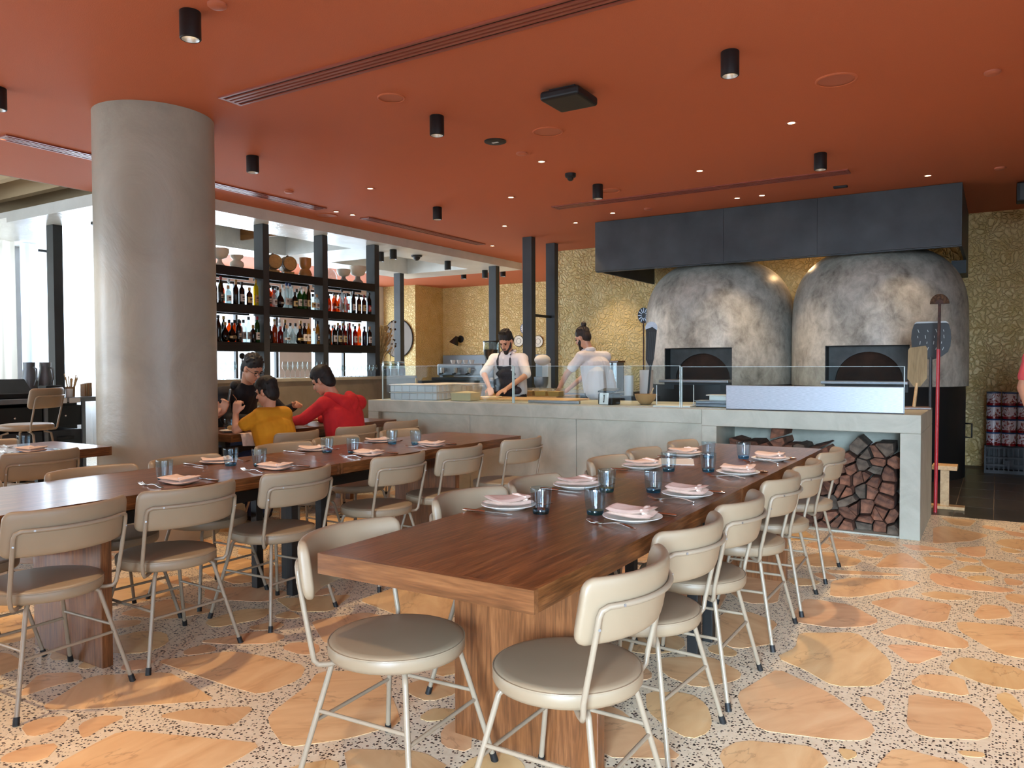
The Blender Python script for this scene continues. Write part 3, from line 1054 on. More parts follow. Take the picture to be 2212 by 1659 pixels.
def table(cx, y0, y1, leg_end, label, panel_y=None, steel_y=None, steel_x=0.2, group=None, w=0.76):
    """top along Y; wood panel leg near leg_end ('lo' or 'hi'), steel frame at the other end"""
    L = y1 - y0
    t = thing('dining_table', label, 'table', (cx, (y0 + y1) / 2, 0), 0, group)
    G().box(-w / 2 + 0.022, w / 2 - 0.022, -L / 2 + 0.022, L / 2 - 0.022, TZ - TT, TZ).obj('tabletop', 'wood', t)
    for s in (-1, 1):
        G().box(min(s * w / 2, s * (w / 2 - 0.0215)), max(s * w / 2, s * (w / 2 - 0.0215)), -L / 2 + 0.022, L / 2 - 0.022, TZ - TT, TZ).obj('side_lipping', 'wood', t)
        G().box(-w / 2, w / 2, min(s * L / 2, s * (L / 2 - 0.0215)), max(s * L / 2, s * (L / 2 - 0.0215)), TZ - TT, TZ).obj('end_lipping', 'edgewood', t)
    s = -1 if leg_end == 'lo' else 1
    py = s * (L / 2 - 0.57) if panel_y is None else panel_y - (y0 + y1) / 2
    G().box(-0.285, 0.285, py - 0.025, py + 0.025, 0, TZ - TT).obj('panel_leg', 'woodleg', t, bevel=0.003)
    sy = -s * (L / 2 - 0.20) if steel_y is None else steel_y - (y0 + y1) / 2
    for sx in (-steel_x, steel_x):
        G().box(sx - 0.025, sx + 0.025, sy - 0.025, sy + 0.025, 0, TZ - TT - 0.04).obj('steel_leg', 'black', t, bevel=0.003)
    G().box(-steel_x - 0.025, steel_x + 0.025, sy - 0.025, sy + 0.025, TZ - TT - 0.0395, TZ - TT - 0.0005).obj('steel_rail', 'black', t)
    G().box(-0.02, 0.02, min(py, sy) + 0.05, max(py, sy) - 0.05, 0.56, 0.62).obj('steel_beam', 'black', t)
    return t


RX, LX, WX = -1.365, -3.605, -5.70
table(RX, 1.68, 3.555, 'lo', 'long walnut table with one bare uncovered end and a wide panel leg', 2.272, 3.43)
table(RX, 3.562, 5.48, 'hi', 'walnut table butted on between the bare-ended table and the concrete counter', 4.89, 3.645)
table(LX, 1.40, 3.285, 'lo', 'walnut table before the column, wide panel leg lit from the windows', 1.945, 3.13, 0.15)
table(LX, 3.292, 5.30, 'hi', 'walnut table of the middle row set end on towards the counter', 4.57, 3.36, 0.15)
table(WX, 1.10, 3.17, 'lo', 'walnut table whose corner meets the round column')
table(WX, 4.18, 6.25, 'hi', 'walnut table where the family sits by the bar', None, 4.27)

# ================================================================== CHAIRS
def make_chair():
    t = thing('dining_chair', 'chair', 'chair')
    prof = [(0.0, 0.412), (0.20, 0.412), (0.213, 0.416), (0.2185, 0.427), (0.2185, 0.450), (0.214, 0.459), (0.206, 0.4645), (0.19, 0.467), (0.10, 0.4705), (0.0, 0.471)]
    s = G().lathe(prof, 48, cap0=False, cap1=False).obj('seat', 'leather', t, 60)
    G().tube([(0.2165 * math.cos(a), 0.2165 * math.sin(a), 0.457) for a in np.linspace(0, 2 * PI, 48, endpoint=False)], 0.0028, 5, closed=True).obj('piping', 'leather', s, 60)
    # backrest: curved padded band, chair faces +x
    A, CXA, RA = R(46), 0.075, 0.335
    na = 26
    zc, hh, th = 0.70, 0.09, 0.019
    g = G()
    sec = []
    for k in range(20):  # rounded section (outward, height)
        a = 2 * PI * k / 20
        ca, sa = math.cos(a), math.sin(a)
        sec.append((th * math.copysign(abs(ca) ** 0.7, ca), hh * math.copysign(abs(sa) ** 0.42, sa)))
    half = A * RA
    ends = [0.0, 0.0025, 0.007, 0.013, 0.02, 0.028, 0.036]
    pos = [-half + e for e in ends] + [(-half + 0.036) * (1 - 2 * k / 18) for k in range(1, 18)] + [half - e for e in reversed(ends)]
    na = len(pos) - 1
    for d in pos:
        ang = PI + d / RA
        e = half - abs(d)
        rc = 0.034
        he = hh - rc + math.sqrt(max(0.0, rc * rc - (rc - min(rc, e)) ** 2))
        te = th * (0.45 + 0.55 * math.sqrt(1 - (1 - min(1.0, e / 0.014)) ** 2))
        for so, sh in sec:
            rr = RA + so / th * te
            z = sh / hh * he
            g.v.append((CXA + rr * math.cos(ang) - z * 0.17, rr * math.sin(ang), zc + z))
    m = len(sec)
    for i in range(na):
        for k in range(m):
            g.f.append((i * m + k, (i + 1) * m + k, (i + 1) * m + (k + 1) % m, i * m + (k + 1) % m))
    g.f.append(tuple(range(m)))
    g.f.append(tuple(reversed(range(na * m, (na + 1) * m))))
    b = g.obj('backrest', 'leather', t, 50)
    # bent tube behind the pad
    B = R(38)
    zt = 0.716
    def at(r, ang, z):
        return (CXA + r * math.cos(ang) - (z - zc) * 0.17, r * math.sin(ang), z)
    lo = []
    for sgn in (-1, 1):
        a = PI + sgn * B
        lo.append([(-0.09, sgn * -0.13, 0.408), (-0.13, sgn * -0.178, 0.404), (-0.150, sgn * -0.200, 0.407), (-0.158, sgn * -0.211, 0.422), at(0.352, a, 0.46), at(0.358, a, 0.56), at(0.3625, a, 0.655), at(0.3625, a, 0.690)])
    arcp = [at(0.3625, PI + u * B, zt) for u in np.linspace(-0.90, 0.90, 15)]
    c0 = [at(0.3625, PI - 0.98 * B, 0.707)]
    c1 = [at(0.3625, PI + 0.98 * B, 0.707)]
    fr = G().tube(lo[0] + c0 + arcp + c1 + lo[1][::-1], 0.0085, 8).obj('back_frame', 'chairmetal', t, 60)
    for sgn in (-1, 1):
        for u, z in ((0.99, 0.66), (0.72, zt)):
            G().cone(at(0.369, PI + sgn * u * B, z), at(0.372, PI + sgn * u * B, z), 0.004, 0.004, 8).obj('screw', 'steel', fr)
    tops, feet = [], []
    for sx, sy in ((1, 1), (-1, 1), (-1, -1), (1, -1)):
        top = Vector((0.125 * sx, 0.13 * sy, 0.412))
        kn = Vector((0.142 * sx, 0.148 * sy, 0.392))
        ft = Vector((0.225 * sx, 0.235 * sy, 0.0))
        tops.append(kn)
        feet.append(ft)
        lg = G().tube([top, top.lerp(kn, 0.6), kn, kn.lerp(ft, 0.04), kn.lerp(ft, 0.93)], 0.009, 8).obj('leg', 'chairmetal', t, 60)
        G().cone(kn.lerp(ft, 0.925), ft, 0.0115, 0.0125, 10).obj('rubber_foot', 'rubber', lg, 40)
    for i in range(4):
        j = (i + 1) % 4
        k = 0.36 if i % 2 == 0 else 0.44
        G().cone(tops[i].lerp(feet[i], k), tops[j].lerp(feet[j], k), 0.0065, 0.0065, 8).obj('stretcher', 'chairmetal', t, 60)
    return remember(t)


chair0 = make_chair()
_first = [True]


def put_chair(x, y, rz, label, group):
    if _first[0]:
        _first[0] = False
        chair0.location = (x, y, 0)
        chair0.rotation_euler = (0, 0, rz)
        return tag(chair0, label, 'chair', group)
    return dup(chair0, (x, y, 0), rz, label, group)


ORD = ['first', 'second', 'third', 'fourth', 'fifth', 'sixth']
for k, (x, y, a) in enumerate([(-1.055, 1.99, 180), (-1.09, 2.61, 176), (-1.085, 3.17, 180), (-1.09, 3.885, 180), (-1.09, 4.46, 182), (-1.09, 5.18, 180)]):
    put_chair(x, y, R(a), 'taupe leather chair, %s along the aisle side of the table from its bare end' % ORD[k], 'chairs on the aisle side')
for k, (x, y, a) in enumerate([(-1.63, 1.91, 3), (-1.70, 2.68, -4), (-1.66, 3.18, 2), (-1.71, 4.09, 0), (-1.70, 4.61, 0), (-1.66, 5.22, 0)]):
    put_chair(x, y, R(a), ['taupe leather chair with its round seat standing clear of the bare table end', 'taupe leather chair tucked under between the two table rows, second from the bare end', 'taupe leather chair tucked under between the two table rows, third from the bare end', 'taupe leather chair tucked in across from the firewood, fourth from the bare end', 'taupe leather chair tucked in across from the firewood, fifth from the bare end', 'taupe leather chair tucked in next to the counter panel, last of its row'][k], 'chairs between the rows')
for k, (x, y, a) in enumerate([(-3.30, 1.67, 182), (-3.30, 2.225, 178), (-3.29, 2.85, 182), (-3.28, 3.66, 180), (-3.21, 4.20, 180), (-3.16, 4.92, 176)]):
    put_chair(x, y, R(a), ['taupe chair in front of the grey-lit wide panel leg', 'taupe chair just past the wide panel leg, second towards the counter', 'taupe chair at the black steel legs, third towards the counter', 'taupe chair after the table seam, fourth towards the counter', 'taupe chair fifth in the middle row towards the counter', 'taupe chair drawn out at the counter end of the middle row'][k], 'chairs of the middle row')
for k, (x, y) in enumerate([(-3.93, 1.64), (-3.88, 2.31), (-3.88, 2.88), (-3.98, 3.70), (-4.02, 4.25), (-4.03, 4.99)]):
    put_chair(x, y, R(random.uniform(-4, 4)), 'taupe chair on the column side of the middle table, %s towards the counter' % ORD[k], 'chairs on the column side')
put_chair(-5.40, 2.64, R(180), 'taupe chair pushed in at the table that meets the column', 'chairs around the column table')
put_chair(-5.42, 1.95, R(180), 'taupe chair beside the column table, on its window side', 'chairs around the column table')
put_chair(-6.05, 2.1, R(2), 'taupe chair at the far long side of the column table', 'chairs around the column table')
put_chair(-6.05, 2.75, R(0), 'taupe chair hidden behind the tumblers of the column table', 'chairs around the column table')
# high stools by the waiter station: the same shell on long legs
def make_stool(x, y, rz, label):
    t = thing('bar_stool', label, 'stool', (x, y, 0), rz, 'pale high stools')
    up = 0.345
    for ch in KIDS[chair0.name]:
        if ch.name.split('.')[0] in ('seat', 'backrest', 'back_frame'):
            c = ch.copy()
            COL.objects.link(c)
            c.parent = t
            c.location = (0, 0, up)
    tops, feet = [], []
    for sx, sy in ((1, 1), (-1, 1), (-1, -1), (1, -1)):
        kn, ft = Vector((0.14 * sx, 0.14 * sy, 0.375 + up)), Vector((0.23 * sx, 0.23 * sy, 0))
        tops.append(kn)
        feet.append(ft)
        lg = G().tube([Vector((0.10 * sx, 0.10 * sy, 0.392 + up)), kn, kn.lerp(ft, 0.98)], 0.010, 8).obj('leg', 'chairmetal', t, 60)
        G().cone(kn.lerp(ft, 0.97), ft, 0.0115, 0.0125, 10).obj('rubber_foot', 'rubber', lg, 40)
    for i in range(4):
        j = (i + 1) % 4
        G().cone(tops[i].lerp(feet[i], 0.62), tops[j].lerp(feet[j], 0.62), 0.007, 0.007, 8).obj('stretcher', 'chairmetal', t, 60)


make_stool(-7.42, 3.63, R(214), 'pale high stool turned sideways before the metal waiter station')
make_stool(-7.85, 3.0, R(214), 'pale high stool at the window side of the other stool')
put_chair(-5.06, 4.48, R(182), 'taupe chair on which the child in yellow sits', 'chairs around the family table')
put_chair(-5.05, 5.18, R(178), 'taupe chair on which the person in the red hoodie sits', 'chairs around the family table')
put_chair(-5.1, 5.85, R(180), 'empty taupe chair at the family table towards the counter', 'chairs around the family table')
put_chair(-6.45, 5.0, R(0), 'taupe chair of the person in the black hoodie', 'chairs around the family table')
put_chair(-6.45, 4.35, R(0), 'taupe chair behind the column for the person with the phone', 'chairs around the family table')

# ================================================================== PLACE SETTINGS
def make_tumbler():
    t = thing('tumbler', 'tumbler', 'glass')
    mod = lambda a, z: 1.0 + (0.018 * math.cos(20 * a) if 0.014 < z < 0.085 else 0.0)
    out = [(0.030, 0.006), (0.0325, 0.012), (0.0345, 0.02), (0.038, 0.05), (0.0405, 0.084), (0.0412, 0.098), (0.0405, 0.100), (0.0392, 0.0985)]
    G().lathe(out, 80, mod=mod, cap0=False, cap1=False).obj('wall', 'tumbler', t, 50)
    G().lathe([(0.0, 0.0), (0.029, 0.0), (0.0315, 0.004), (0.0323, 0.012), (0.031, 0.017), (0.0, 0.0172)], 40, cap0=False, cap1=False).obj('base', 'tumblerbase', t, 50)
    return remember(t)


def make_plate():
    g = G().lathe([(0.0, 0.004), (0.06, 0.004), (0.062, 0.0), (0.067, 0.0), (0.075, 0.006), (0.106, 0.0145), (0.109, 0.017), (0.1085, 0.0185), (0.104, 0.018), (0.074, 0.010), (0.06, 0.008), (0.0, 0.008)], 48, cap0=False, cap1=False)
    return g.obj('side_plate', 'plate', None, 50)


def make_napkin(seed):
    """a linen napkin folded in layers, rolled over at one side; local x is the roll side"""
    rn = random.Random(seed)
    t = thing('napkin', 'napkin', 'napkin')
    def sheet(x0, x1, y0, y1, z, thk, lift, name):
        nx, ny = 16, 10
        g = G()
        ph = rn.uniform(0, 6)
        for side in (1, 0):
            for i in range(nx + 1):
                for j in range(ny + 1):
                    u, v = i / nx, j / ny
                    x = x0 + (x1 - x0) * u + 0.004 * math.sin(3 * v + ph)
                    y = y0 + (y1 - y0) * v + 0.003 * math.sin(4 * u + ph)
                    zz = z + lift * (1 - math.sin(PI * u) ** 0.7) * 0.9 + 0.003 * math.sin(5 * u + ph) * math.cos(3 * v)
                    rim = min(u, 1 - u) * (x1 - x0)
                    rim2 = min(v, 1 - v) * (y1 - y0)
                    k = min(1, min(rim, rim2) / 0.008)
                    k = math.sqrt(max(0.0, 1 - (1 - k) ** 2))
                    g.v.append((x, y, zz + (0.5 + (0.5 if side else -0.5) * k) * thk))
        n = (nx + 1) * (ny + 1)
        for i in range(nx):
            for j in range(ny):
                a = i * (ny + 1) + j
                g.f.append((a, a + ny + 1, a + ny + 2, a + 1))
                b = n + a
                g.f.append((b, b + 1, b + ny + 2, b + ny + 1))
        bd = [i * (ny + 1) for i in range(nx + 1)] + [nx * (ny + 1) + j for j in range(1, ny + 1)] + [i * (ny + 1) + ny for i in range(nx - 1, -1, -1)] + [j for j in range(ny - 1, 0, -1)]
        for k in range(len(bd)):
            a, b = bd[k], bd[(k + 1) % len(bd)]
            g.f.append((a, a + n, b + n, b))
        g.obj(name, 'napkin', t, 70)
    sheet(-0.085, 0.085, -0.062, 0.062, 0.0, 0.013, 0.003, 'lower_fold')
    sheet(-0.083, 0.080, -0.058, 0.060, 0.0125, 0.013, 0.010, 'upper_fold')
    # rolled edge: three small tongues of cloth
    for k, z in enumerate((0.006, 0.0165, 0.027)):
        pts = [(0.060 - 0.006 * k, -0.052 + 0.104 * q / 8, z + 0.0025 * math.sin(q * 1.3 + k)) for q in range(9)]
        G().tube(pts, [0.004] + [0.0075] * 7 + [0.004], 8).obj('rolled_edge', 'napkin', t, 70)
    return remember(t)


def make_fork():
    t = thing('fork', 'fork', 'fork')
    n = 16
    g = G()
    for i in range(n + 1):  # handle and neck along +x
        u = i / n
        x = -0.10 + 0.145 * u
        w = 0.0065 * (1 - u) ** 0.6 + 0.0028
        if u < 0.06:
            w *= 0.6
        z = 0.003 + 0.010 * math.sin(PI * min(1, u * 1.0)) ** 1.5
        g.v += [(x, -w, z), (x, w, z), (x, w, z + 0.0022), (x, -w, z + 0.0022)]
    for i in range(n):
        for k in range(4):
            g.f.append((i * 4 + k, i * 4 + (k + 1) % 4, (i + 1) * 4 + (k + 1) % 4, (i + 1) * 4 + k))
    g.f += [(3, 2, 1, 0), (n * 4, n * 4 + 1, n * 4 + 2, n * 4 + 3)]
    g.obj('handle', 'cutlery', t, 50)
    h = G()
    h.prism([(0.043, -0.003), (0.050, -0.010), (0.066, -0.012), (0.066, 0.012), (0.050, 0.010), (0.043, 0.003)], 0.0022, 0.0042)
    h.obj('head', 'cutlery', t)
    for k in range(4):
        y = -0.0105 + 0.007 * k
        G().tube([(0.065, y, 0.0032), (0.082, y, 0.0028), (0.098, y, 0.008), (0.106, y, 0.013)], [0.0017, 0.0017, 0.0014, 0.0008], 6).obj('tine', 'cutlery', t, 60)
    return remember(t)


def make_knife():
    t = thing('table_knife', 'knife', 'knife')
    G().tube([(-0.11, 0, 0.006), (-0.10, 0, 0.006), (-0.05, 0, 0.006), (-0.01, 0, 0.006)], [0.004, 0.006, 0.0058, 0.004], 8).obj('handle', 'cutlery', t, 50)
    G().prism([(-0.012, -0.005), (0.09, -0.008), (0.108, -0.002), (0.11, 0.004), (-0.012, 0.005)], 0.004, 0.0062).obj('blade', 'cutlery', t)
    return remember(t)


tum0, plate0, nap0, nap1, fork0, knife0 = make_tumbler(), make_plate(), make_napkin(3), make_napkin(8), make_fork(), make_knife()
_used = set()


def place(proto, loc, rz, label, cat, group):
    if proto.name not in _used:
        _used.add(proto.name)
        proto.location = loc
        proto.rotation_euler = (0, 0, rz)
        return tag(proto, label, cat, group)
    o = dup(proto, loc, rz, label, group)
    return o


def setting(xt, yt, side, where, plate=True, gx=0.0, flip=False):
    """side +1: sitter on the +x side; xt, yt is the plate centre"""
    z = TZ + 0.0005
    rz = R(random.uniform(-8, 8)) + (0 if side > 0 else PI)
    if plate:
        place(plate0, (xt, yt, z), 0, 'white side plate under a napkin, ' + where, 'plate', 'side plates')
        zn = z + 0.0185
    else:
        zn = z + 0.003
    nk = (nap0, nap1)[int(abs(yt * 10)) % 2]
    place(nk, (xt, yt, zn), R(8) + rz * 0.3, 'folded blush linen napkin, ' + where, 'napkin', 'folded napkins')
    place(tum0, (xt - side * 0.165, yt + side * 0.03, z), random.uniform(0, 6), 'ribbed blue tumbler, ' + where, 'glass', 'blue tumblers')
    # cutlery lies along x beside the plate, handles to the sitter
    place(fork0, (xt - side * 0.02, yt - 0.135 * side, z), (PI if side > 0 else 0) + R(random.uniform(-12, 2)), 'steel fork, ' + where, 'fork', 'steel forks')
    place(knife0, (xt + side * 0.01, yt + 0.135 * side, z), (PI if side > 0 else 0) + R(random.uniform(-5, 5)), 'steel knife, ' + where, 'knife', 'steel knives')


for k, y in enumerate((2.63, 3.22, 3.99, 4.66)):
    setting(-1.125, y, 1, 'aisle side place %s from the bare end' % ORD[k])
    setting(-1.64, y - 0.03, -1, 'place %s from the bare end, facing the aisle' % ORD[k])
for k, y in enumerate((2.34, 2.93, 3.68, 4.32)):
    setting(-3.36, y, 1, 'middle table, firewood side, place %s towards the counter' % ORD[k], False)
    setting(-3.86, y + 0.0, -1, 'middle table, column side, place %s towards the counter' % ORD[k], False) if k else None
setting(-5.46, 2.70, 1, 'table that meets the column, place by its end', False)
setting(-5.95, 2.62, -1, 'table that meets the column, far place', False)
tag(G().obox((-1.58, 4.33, TZ + 0.0015), (0.20, 0.28, 0.002), R(20)).obj('menu_card', 'white'), 'white paper menu sheet lying between two place settings', 'menu')

# ================================================================== CONCRETE COUNTER
CX0, CX1, CY0, CY1, CZ = -5.95, -0.48, 6.51, 7.66, 0.94
ct = thing('concrete_counter', 'long cast concrete kitchen counter with an open firewood niche', 'counter', (CX0, CY0, 0))


def cbox(name, mat, x0, x1, y0, y1, z0, z1, bevel=0.004, parent=ct):
    return G().box(x0 - CX0, x1 - CX0, y0 - CY0, y1 - CY0, z0, z1).obj(name, mat, parent, bevel=bevel)


cbox('worktop', 'concrete', CX0, -2.15, CY0, CY1, 0.815, CZ)
cbox('worktop', 'concrete', -2.148, CX1, CY0, CY1, 0.80, CZ)
cbox('end_leg', 'concrete', CX0, -5.80, CY0, CY1, 0, 0.8145)
cbox('end_leg', 'concrete', -0.62, CX1, CY0, CY1, 0, 0.7995)
cbox('pier', 'concrete', -2.15, -2.02, CY0, 7.1, 0, 0.7995)
for a, b in ((-5.798, -4.602), (-4.598, -3.377), (-3.373, -2.152)):
    cbox('front_panel', 'concrete', a, b, CY0 + 0.045, CY0 + 0.10, 0, 0.813, 0.003)
cbox('niche_back', 'concrete', -2.019, -0.621, 7.05, 7.10, 0, 0.799, 0)
cbox('niche_floor', 'concrete', -2.019, -0.621, CY0 + 0.03, 7.049, 0, 0.012, 0)
cbox('back_panel', 'concrete', -5.798, -0.622, CY1 - 0.06, CY1 - 0.001, 0, 0.799, 0)

# ---- firewood: split logs packed in the niche, each cross-section its own polygon
MAT['log'] = noisy('split red gum firewood', (66, 42, 32), (132, 88, 66), 22, 6, 0.85, 0.5, 0.006, stretch=(1, 0.35, 1), vary=0.7)
MAT['bark'] = noisy('grey bark', (62, 52, 44), (108, 94, 80), 20, 5, 0.9, 0.5, 0.006, stretch=(1, 0.3, 1), vary=0.4)
rl = random.Random(4)
seeds = []
NX0, NX1 = -2.012, -0.628
z = 0.05
row = 0
while z < 0.80:
    x = NX0 + (0.05 if row % 2 else 0.0)
    while x < NX1 + 0.05:
        seeds.append((x + rl.uniform(-0.04, 0.04), z + rl.uniform(-0.042, 0.042)))
        x += rl.uniform(0.065, 0.135)
    z += rl.uniform(0.074, 0.092)
    row += 1


def clip_poly(poly, nx, nz, d):
    out = []
    for i in range(len(poly)):
        a, b = poly[i], poly[(i + 1) % len(poly)]
        da, db = a[0] * nx + a[1] * nz - d, b[0] * nx + b[1] * nz - d
        if da <= 0:
            out.append(a)
        if (da < 0 < db) or (db < 0 < da):
            t = da / (da - db)
            out.append((a[0] + (b[0] - a[0]) * t, a[1] + (b[1] - a[1]) * t))
    return out


for i, (sx, sz) in enumerate(seeds):
    top = 0.70 + 0.06 * math.sin(sx * 7.0) + 0.03 * math.sin(sx * 19)
    if sx < -1.25:
        top -= 0.02
    if sz > top or not (NX0 < sx < NX1):
        continue
    poly = [(NX0, 0.014), (NX1, 0.014), (NX1, 0.785), (NX0, 0.785)]
    for j, (tx, tz) in enumerate(seeds):
        if i == j or abs(tx - sx) + abs(tz - sz) > 0.5:
            continue
        nx, nz = tx - sx, tz - sz
        l = math.hypot(nx, nz)
        nx, nz = nx / l, nz / l
        poly = clip_poly(poly, nx, nz, nx * (sx + tx) / 2 + nz * (sz + tz) / 2 - rl.uniform(0.003, 0.008))
        if len(poly) < 3:
            break
    if len(poly) < 3:
        continue
    poly = [(max(sx - 0.085, min(sx + 0.085, p[0])), max(sz - 0.075, min(sz + 0.075, p[1]))) for p in poly]
    yf = CY0 + 0.035 + rl.random() ** 1.5 * 0.13
    ln = rl.uniform(0.32, 0.38)
    n = len(poly)
    g = G()
    mx, mz = sum(p[0] for p in poly) / n, sum(p[1] for p in poly) / n
    rr = rl.uniform(-0.006, 0.006)
    rough = [(p[0] - mx, p[1] - mz) for p in poly]
    for yy, k in ((0.0, 0.93), (0.012, 1.0), (ln * 0.5, 0.985), (ln, 0.97)):
        for q, (px, pz) in enumerate(rough):
            g.v.append((px * k, yy + (0.012 * math.sin(q * 2.4 + i) if yy == 0 else 0) + (0.012 if yy == 0 else 0), pz * k))
    for s in range(3):
        for q in range(n):
            g.f.append((s * n + q, s * n + (q + 1) % n, (s + 1) * n + (q + 1) % n, (s + 1) * n + q))
    g.f.append(tuple(reversed(range(n))))
    g.f.append(tuple(range(3 * n, 4 * n)))
    kind = 'bark' if rl.random() < 0.2 else 'log'
    bm = g.obj('firewood_log', kind)
    bm.location = (mx, yf, mz)
    lv = 'along the niche floor' if mz < 0.10 else ('on top of the stack' if mz > top - 0.10 else ('in the lower half of the stack' if mz < 0.38 else 'in the upper half of the stack'))
    wh = 'beside the end leg' if mx > -0.80 else ('against the inner pier' if mx < -1.85 else 'mid niche')
    tag(bm, '%s firewood log %s, %s' % ('grey barked' if kind == 'bark' else 'split reddish brown', lv, wh), 'log', 'firewood in the counter niche')

# ---- glass guard and steel panel
gg = thing('sneeze_guard', 'clear glass sneeze guard standing along the counter front edge', 'glass screen', (0, CY0 + 0.10, CZ))
for a, b, z1 in ((-5.83, -4.115, 0.375), (-4.105, -2.375, 0.37), (-2.365, -0.60, 0.36)):
    p = G().box(a, b, 0, 0.012, 0.004, z1).obj('glass_pane', 'guard', gg)
    for e in (a, b - 0.006):
        G().box(e, e + 0.006, -0.001, 0.013, 0.004, z1 + 0.001).obj('polished_edge', 'glassedge', p)
    G().box(a, b, -0.001, 0.013, z1, z1 + 0.003).obj('top_edge', 'glassedge', p)
G().box(-5.83, -0.60, -0.006, 0.018, -0.0, 0.0038).obj('base_channel', 'steel', gg)
sp = thing('steel_splash_panel', 'low brushed steel splash panel on the counter over the firewood', 'panel', (-1.275, CY0 + 0.04, CZ + 0.0005))
G().box(-0.675, 0.675, 0, 0.015, 0.006, 0.205).obj('front_sheet', 'steel', sp, bevel=0.003)
G().box(-0.675, 0.675, 0.0151, 0.035, 0.19, 0.205).obj('top_lip', 'steel', sp)
G().box(-0.675, 0.675, 0, 0.03, 0, 0.0055).obj('foot', 'black', sp)

# ---- things on the counter
MAT['doughbox'] = flat('pale pink plastic', (226, 214, 206), 0.45)
MAT['doughbox2'] = flat('milky white plastic', (232, 228, 226), 0.4)


def dough_box(x, y, z, rz, label):
    t = thing('dough_box', label, 'box', (x, y, z), rz, 'stacked dough boxes')
    L, W, H = 0.58, 0.40, 0.085
    G().box(-L / 2, L / 2, -W / 2, W / 2, 0, H - 0.012).obj('tray', 'doughbox2', t, bevel=0.008)
    G().box(-L / 2 - 0.01, L / 2 + 0.01, -W / 2 - 0.01, W / 2 + 0.01, H - 0.0118, H).obj('rim', 'doughbox', t, bevel=0.004)
    for i in range(6):
        x0 = -L / 2 + L * (i + 0.5) / 6
        for s in (-1, 1):
            y0 = s * (W / 2 + 0.004)
            G().box(x0 - 0.004, x0 + 0.004, y0 - 0.004, y0 + 0.004, 0.006, H - 0.0125).obj('rib', 'doughbox2', t)
    for i in range(4):
        y0 = -W / 2 + W * (i + 0.5) / 4
        for s in (-1, 1):
            x0 = s * (L / 2 + 0.004)
            G().box(x0 - 0.004, x0 + 0.004, y0 - 0.004, y0 + 0.004, 0.006, H - 0.0125).obj('rib', 'doughbox2', t)
    return t


for k in range(2):
    dough_box(-5.50, 6.90, CZ + 0.001 + k * 0.086, R(10), 'white plastic dough box, %s of the front pair on the counter' % ('lower', 'upper')[k])
for k in range(2):
    dough_box(-5.40, 7.40, CZ + 0.001 + k * 0.086, R(0), 'white plastic dough box, %s of the pair behind the flour tub' % ('lower', 'upper')[k])
t = thing('flour_tub', 'clear square tub holding pale flour on the counter', 'tub', (-4.86, 6.85, CZ + 0.001), R(8))
def frustum(b, tp, z0, z1):
    g = G()
    g.v = [(-b, -b, z0), (b, -b, z0), (b, b, z0), (-b, b, z0), (-tp, -tp, z1), (tp, -tp, z1), (tp, tp, z1), (-tp, tp, z1)]
    g.f = [(3, 2, 1, 0), (0, 1, 5, 4), (1, 2, 6, 5), (2, 3, 7, 6), (3, 0, 4, 7)]
    return g
MAT['flour'] = flat('flour', (236, 222, 188), 0.9)
MAT['tub'] = clear('clear plastic tub', (240, 236, 228), 0.03, body=0.12)
frustum(0.115, 0.135, 0, 0.165).obj('tub_wall', 'tub', t)
G().tube([(-0.137, -0.137, 0.166), (0.137, -0.137, 0.166), (0.137, 0.137, 0.166), (-0.137, 0.137, 0.166)], 0.005, 6, closed=True).obj('rim', 'tub', t)
fl = frustum(0.112, 0.121, 0.003, 0.085)
fl.f.append((4, 5, 6, 7))
fl.add([(0.02, 0.0, 0.105)], []).f += [(4, 5, 8), (5, 6, 8), (6, 7, 8), (7, 4, 8)]
fl.f.remove((4, 5, 6, 7))
fl.obj('flour', 'flour', t)
tag(G().box(-4.98, -3.75, 7.02, 7.6, CZ + 0.0005, CZ + 0.018).obj('dough_board', 'palewood', bevel=0.004), 'wide floured wooden dough board on the counter before the bearded cook', 'board')
t = thing('dough_round', 'flat pale pizza dough under the bearded cook\'s hands', 'dough', (-4.80, 7.25, CZ + 0.0185))
MAT['dough'] = flat('dough', (230, 206, 160), 0.8)
G().lathe([(0.0, 0.0), (0.11, 0.0), (0.125, 0.006), (0.12, 0.016), (0.10, 0.012), (0.0, 0.010)], 28, cap0=False, cap1=False).obj('dough_disc', 'dough', t, 60)
t = thing('payment_terminal', 'black payment terminal with a white card propped on the counter', 'terminal', (-3.17, 6.82, CZ + 0.0005), R(-12))
G().box(-0.085, 0.085, -0.05, 0.09, 0, 0.11).obj('body', 'black', t, bevel=0.012)
G().obox((0, 0.02, 0.135), (0.19, 0.12, 0.018), rx=R(12)).obj('screen', 'darksteel', t, bevel=0.005)
cd = G().obox((0.0, -0.062, 0.058), (0.105, 0.003, 0.11), rx=R(-6)).obj('table_card', 'white', t)
G().obox((0.0, -0.0642, 0.058), (0.014, 0.0015, 0.072), rx=R(-6)).obj('printed_bar', 'black', cd)
G().obox((0.0, -0.0652, 0.058), (0.004, 0.001, 0.05), rx=R(-6)).obj('printed_line', 'white', cd)
t = thing('mixing_bowl', 'brown glass bowl on the counter beside the terminal', 'bowl', (-2.86, 7.0, CZ + 0.0005))
MAT['bowl'] = flat('tan bowl', (178, 134, 88), 0.35)
G().lathe([(0.0, 0.0), (0.045, 0.0), (0.055, 0.01), (0.09, 0.05), (0.105, 0.10), (0.10, 0.10), (0.085, 0.055), (0.05, 0.018), (0.0, 0.012)], 32, cap0=False, cap1=False).obj('bowl_wall', 'bowl', t, 60)
G().cone((0.02, 0.0, 0.02), (0.07, 0.03, 0.16), 0.006, 0.006, 8).obj('spoon_handle', 'palewood', t)
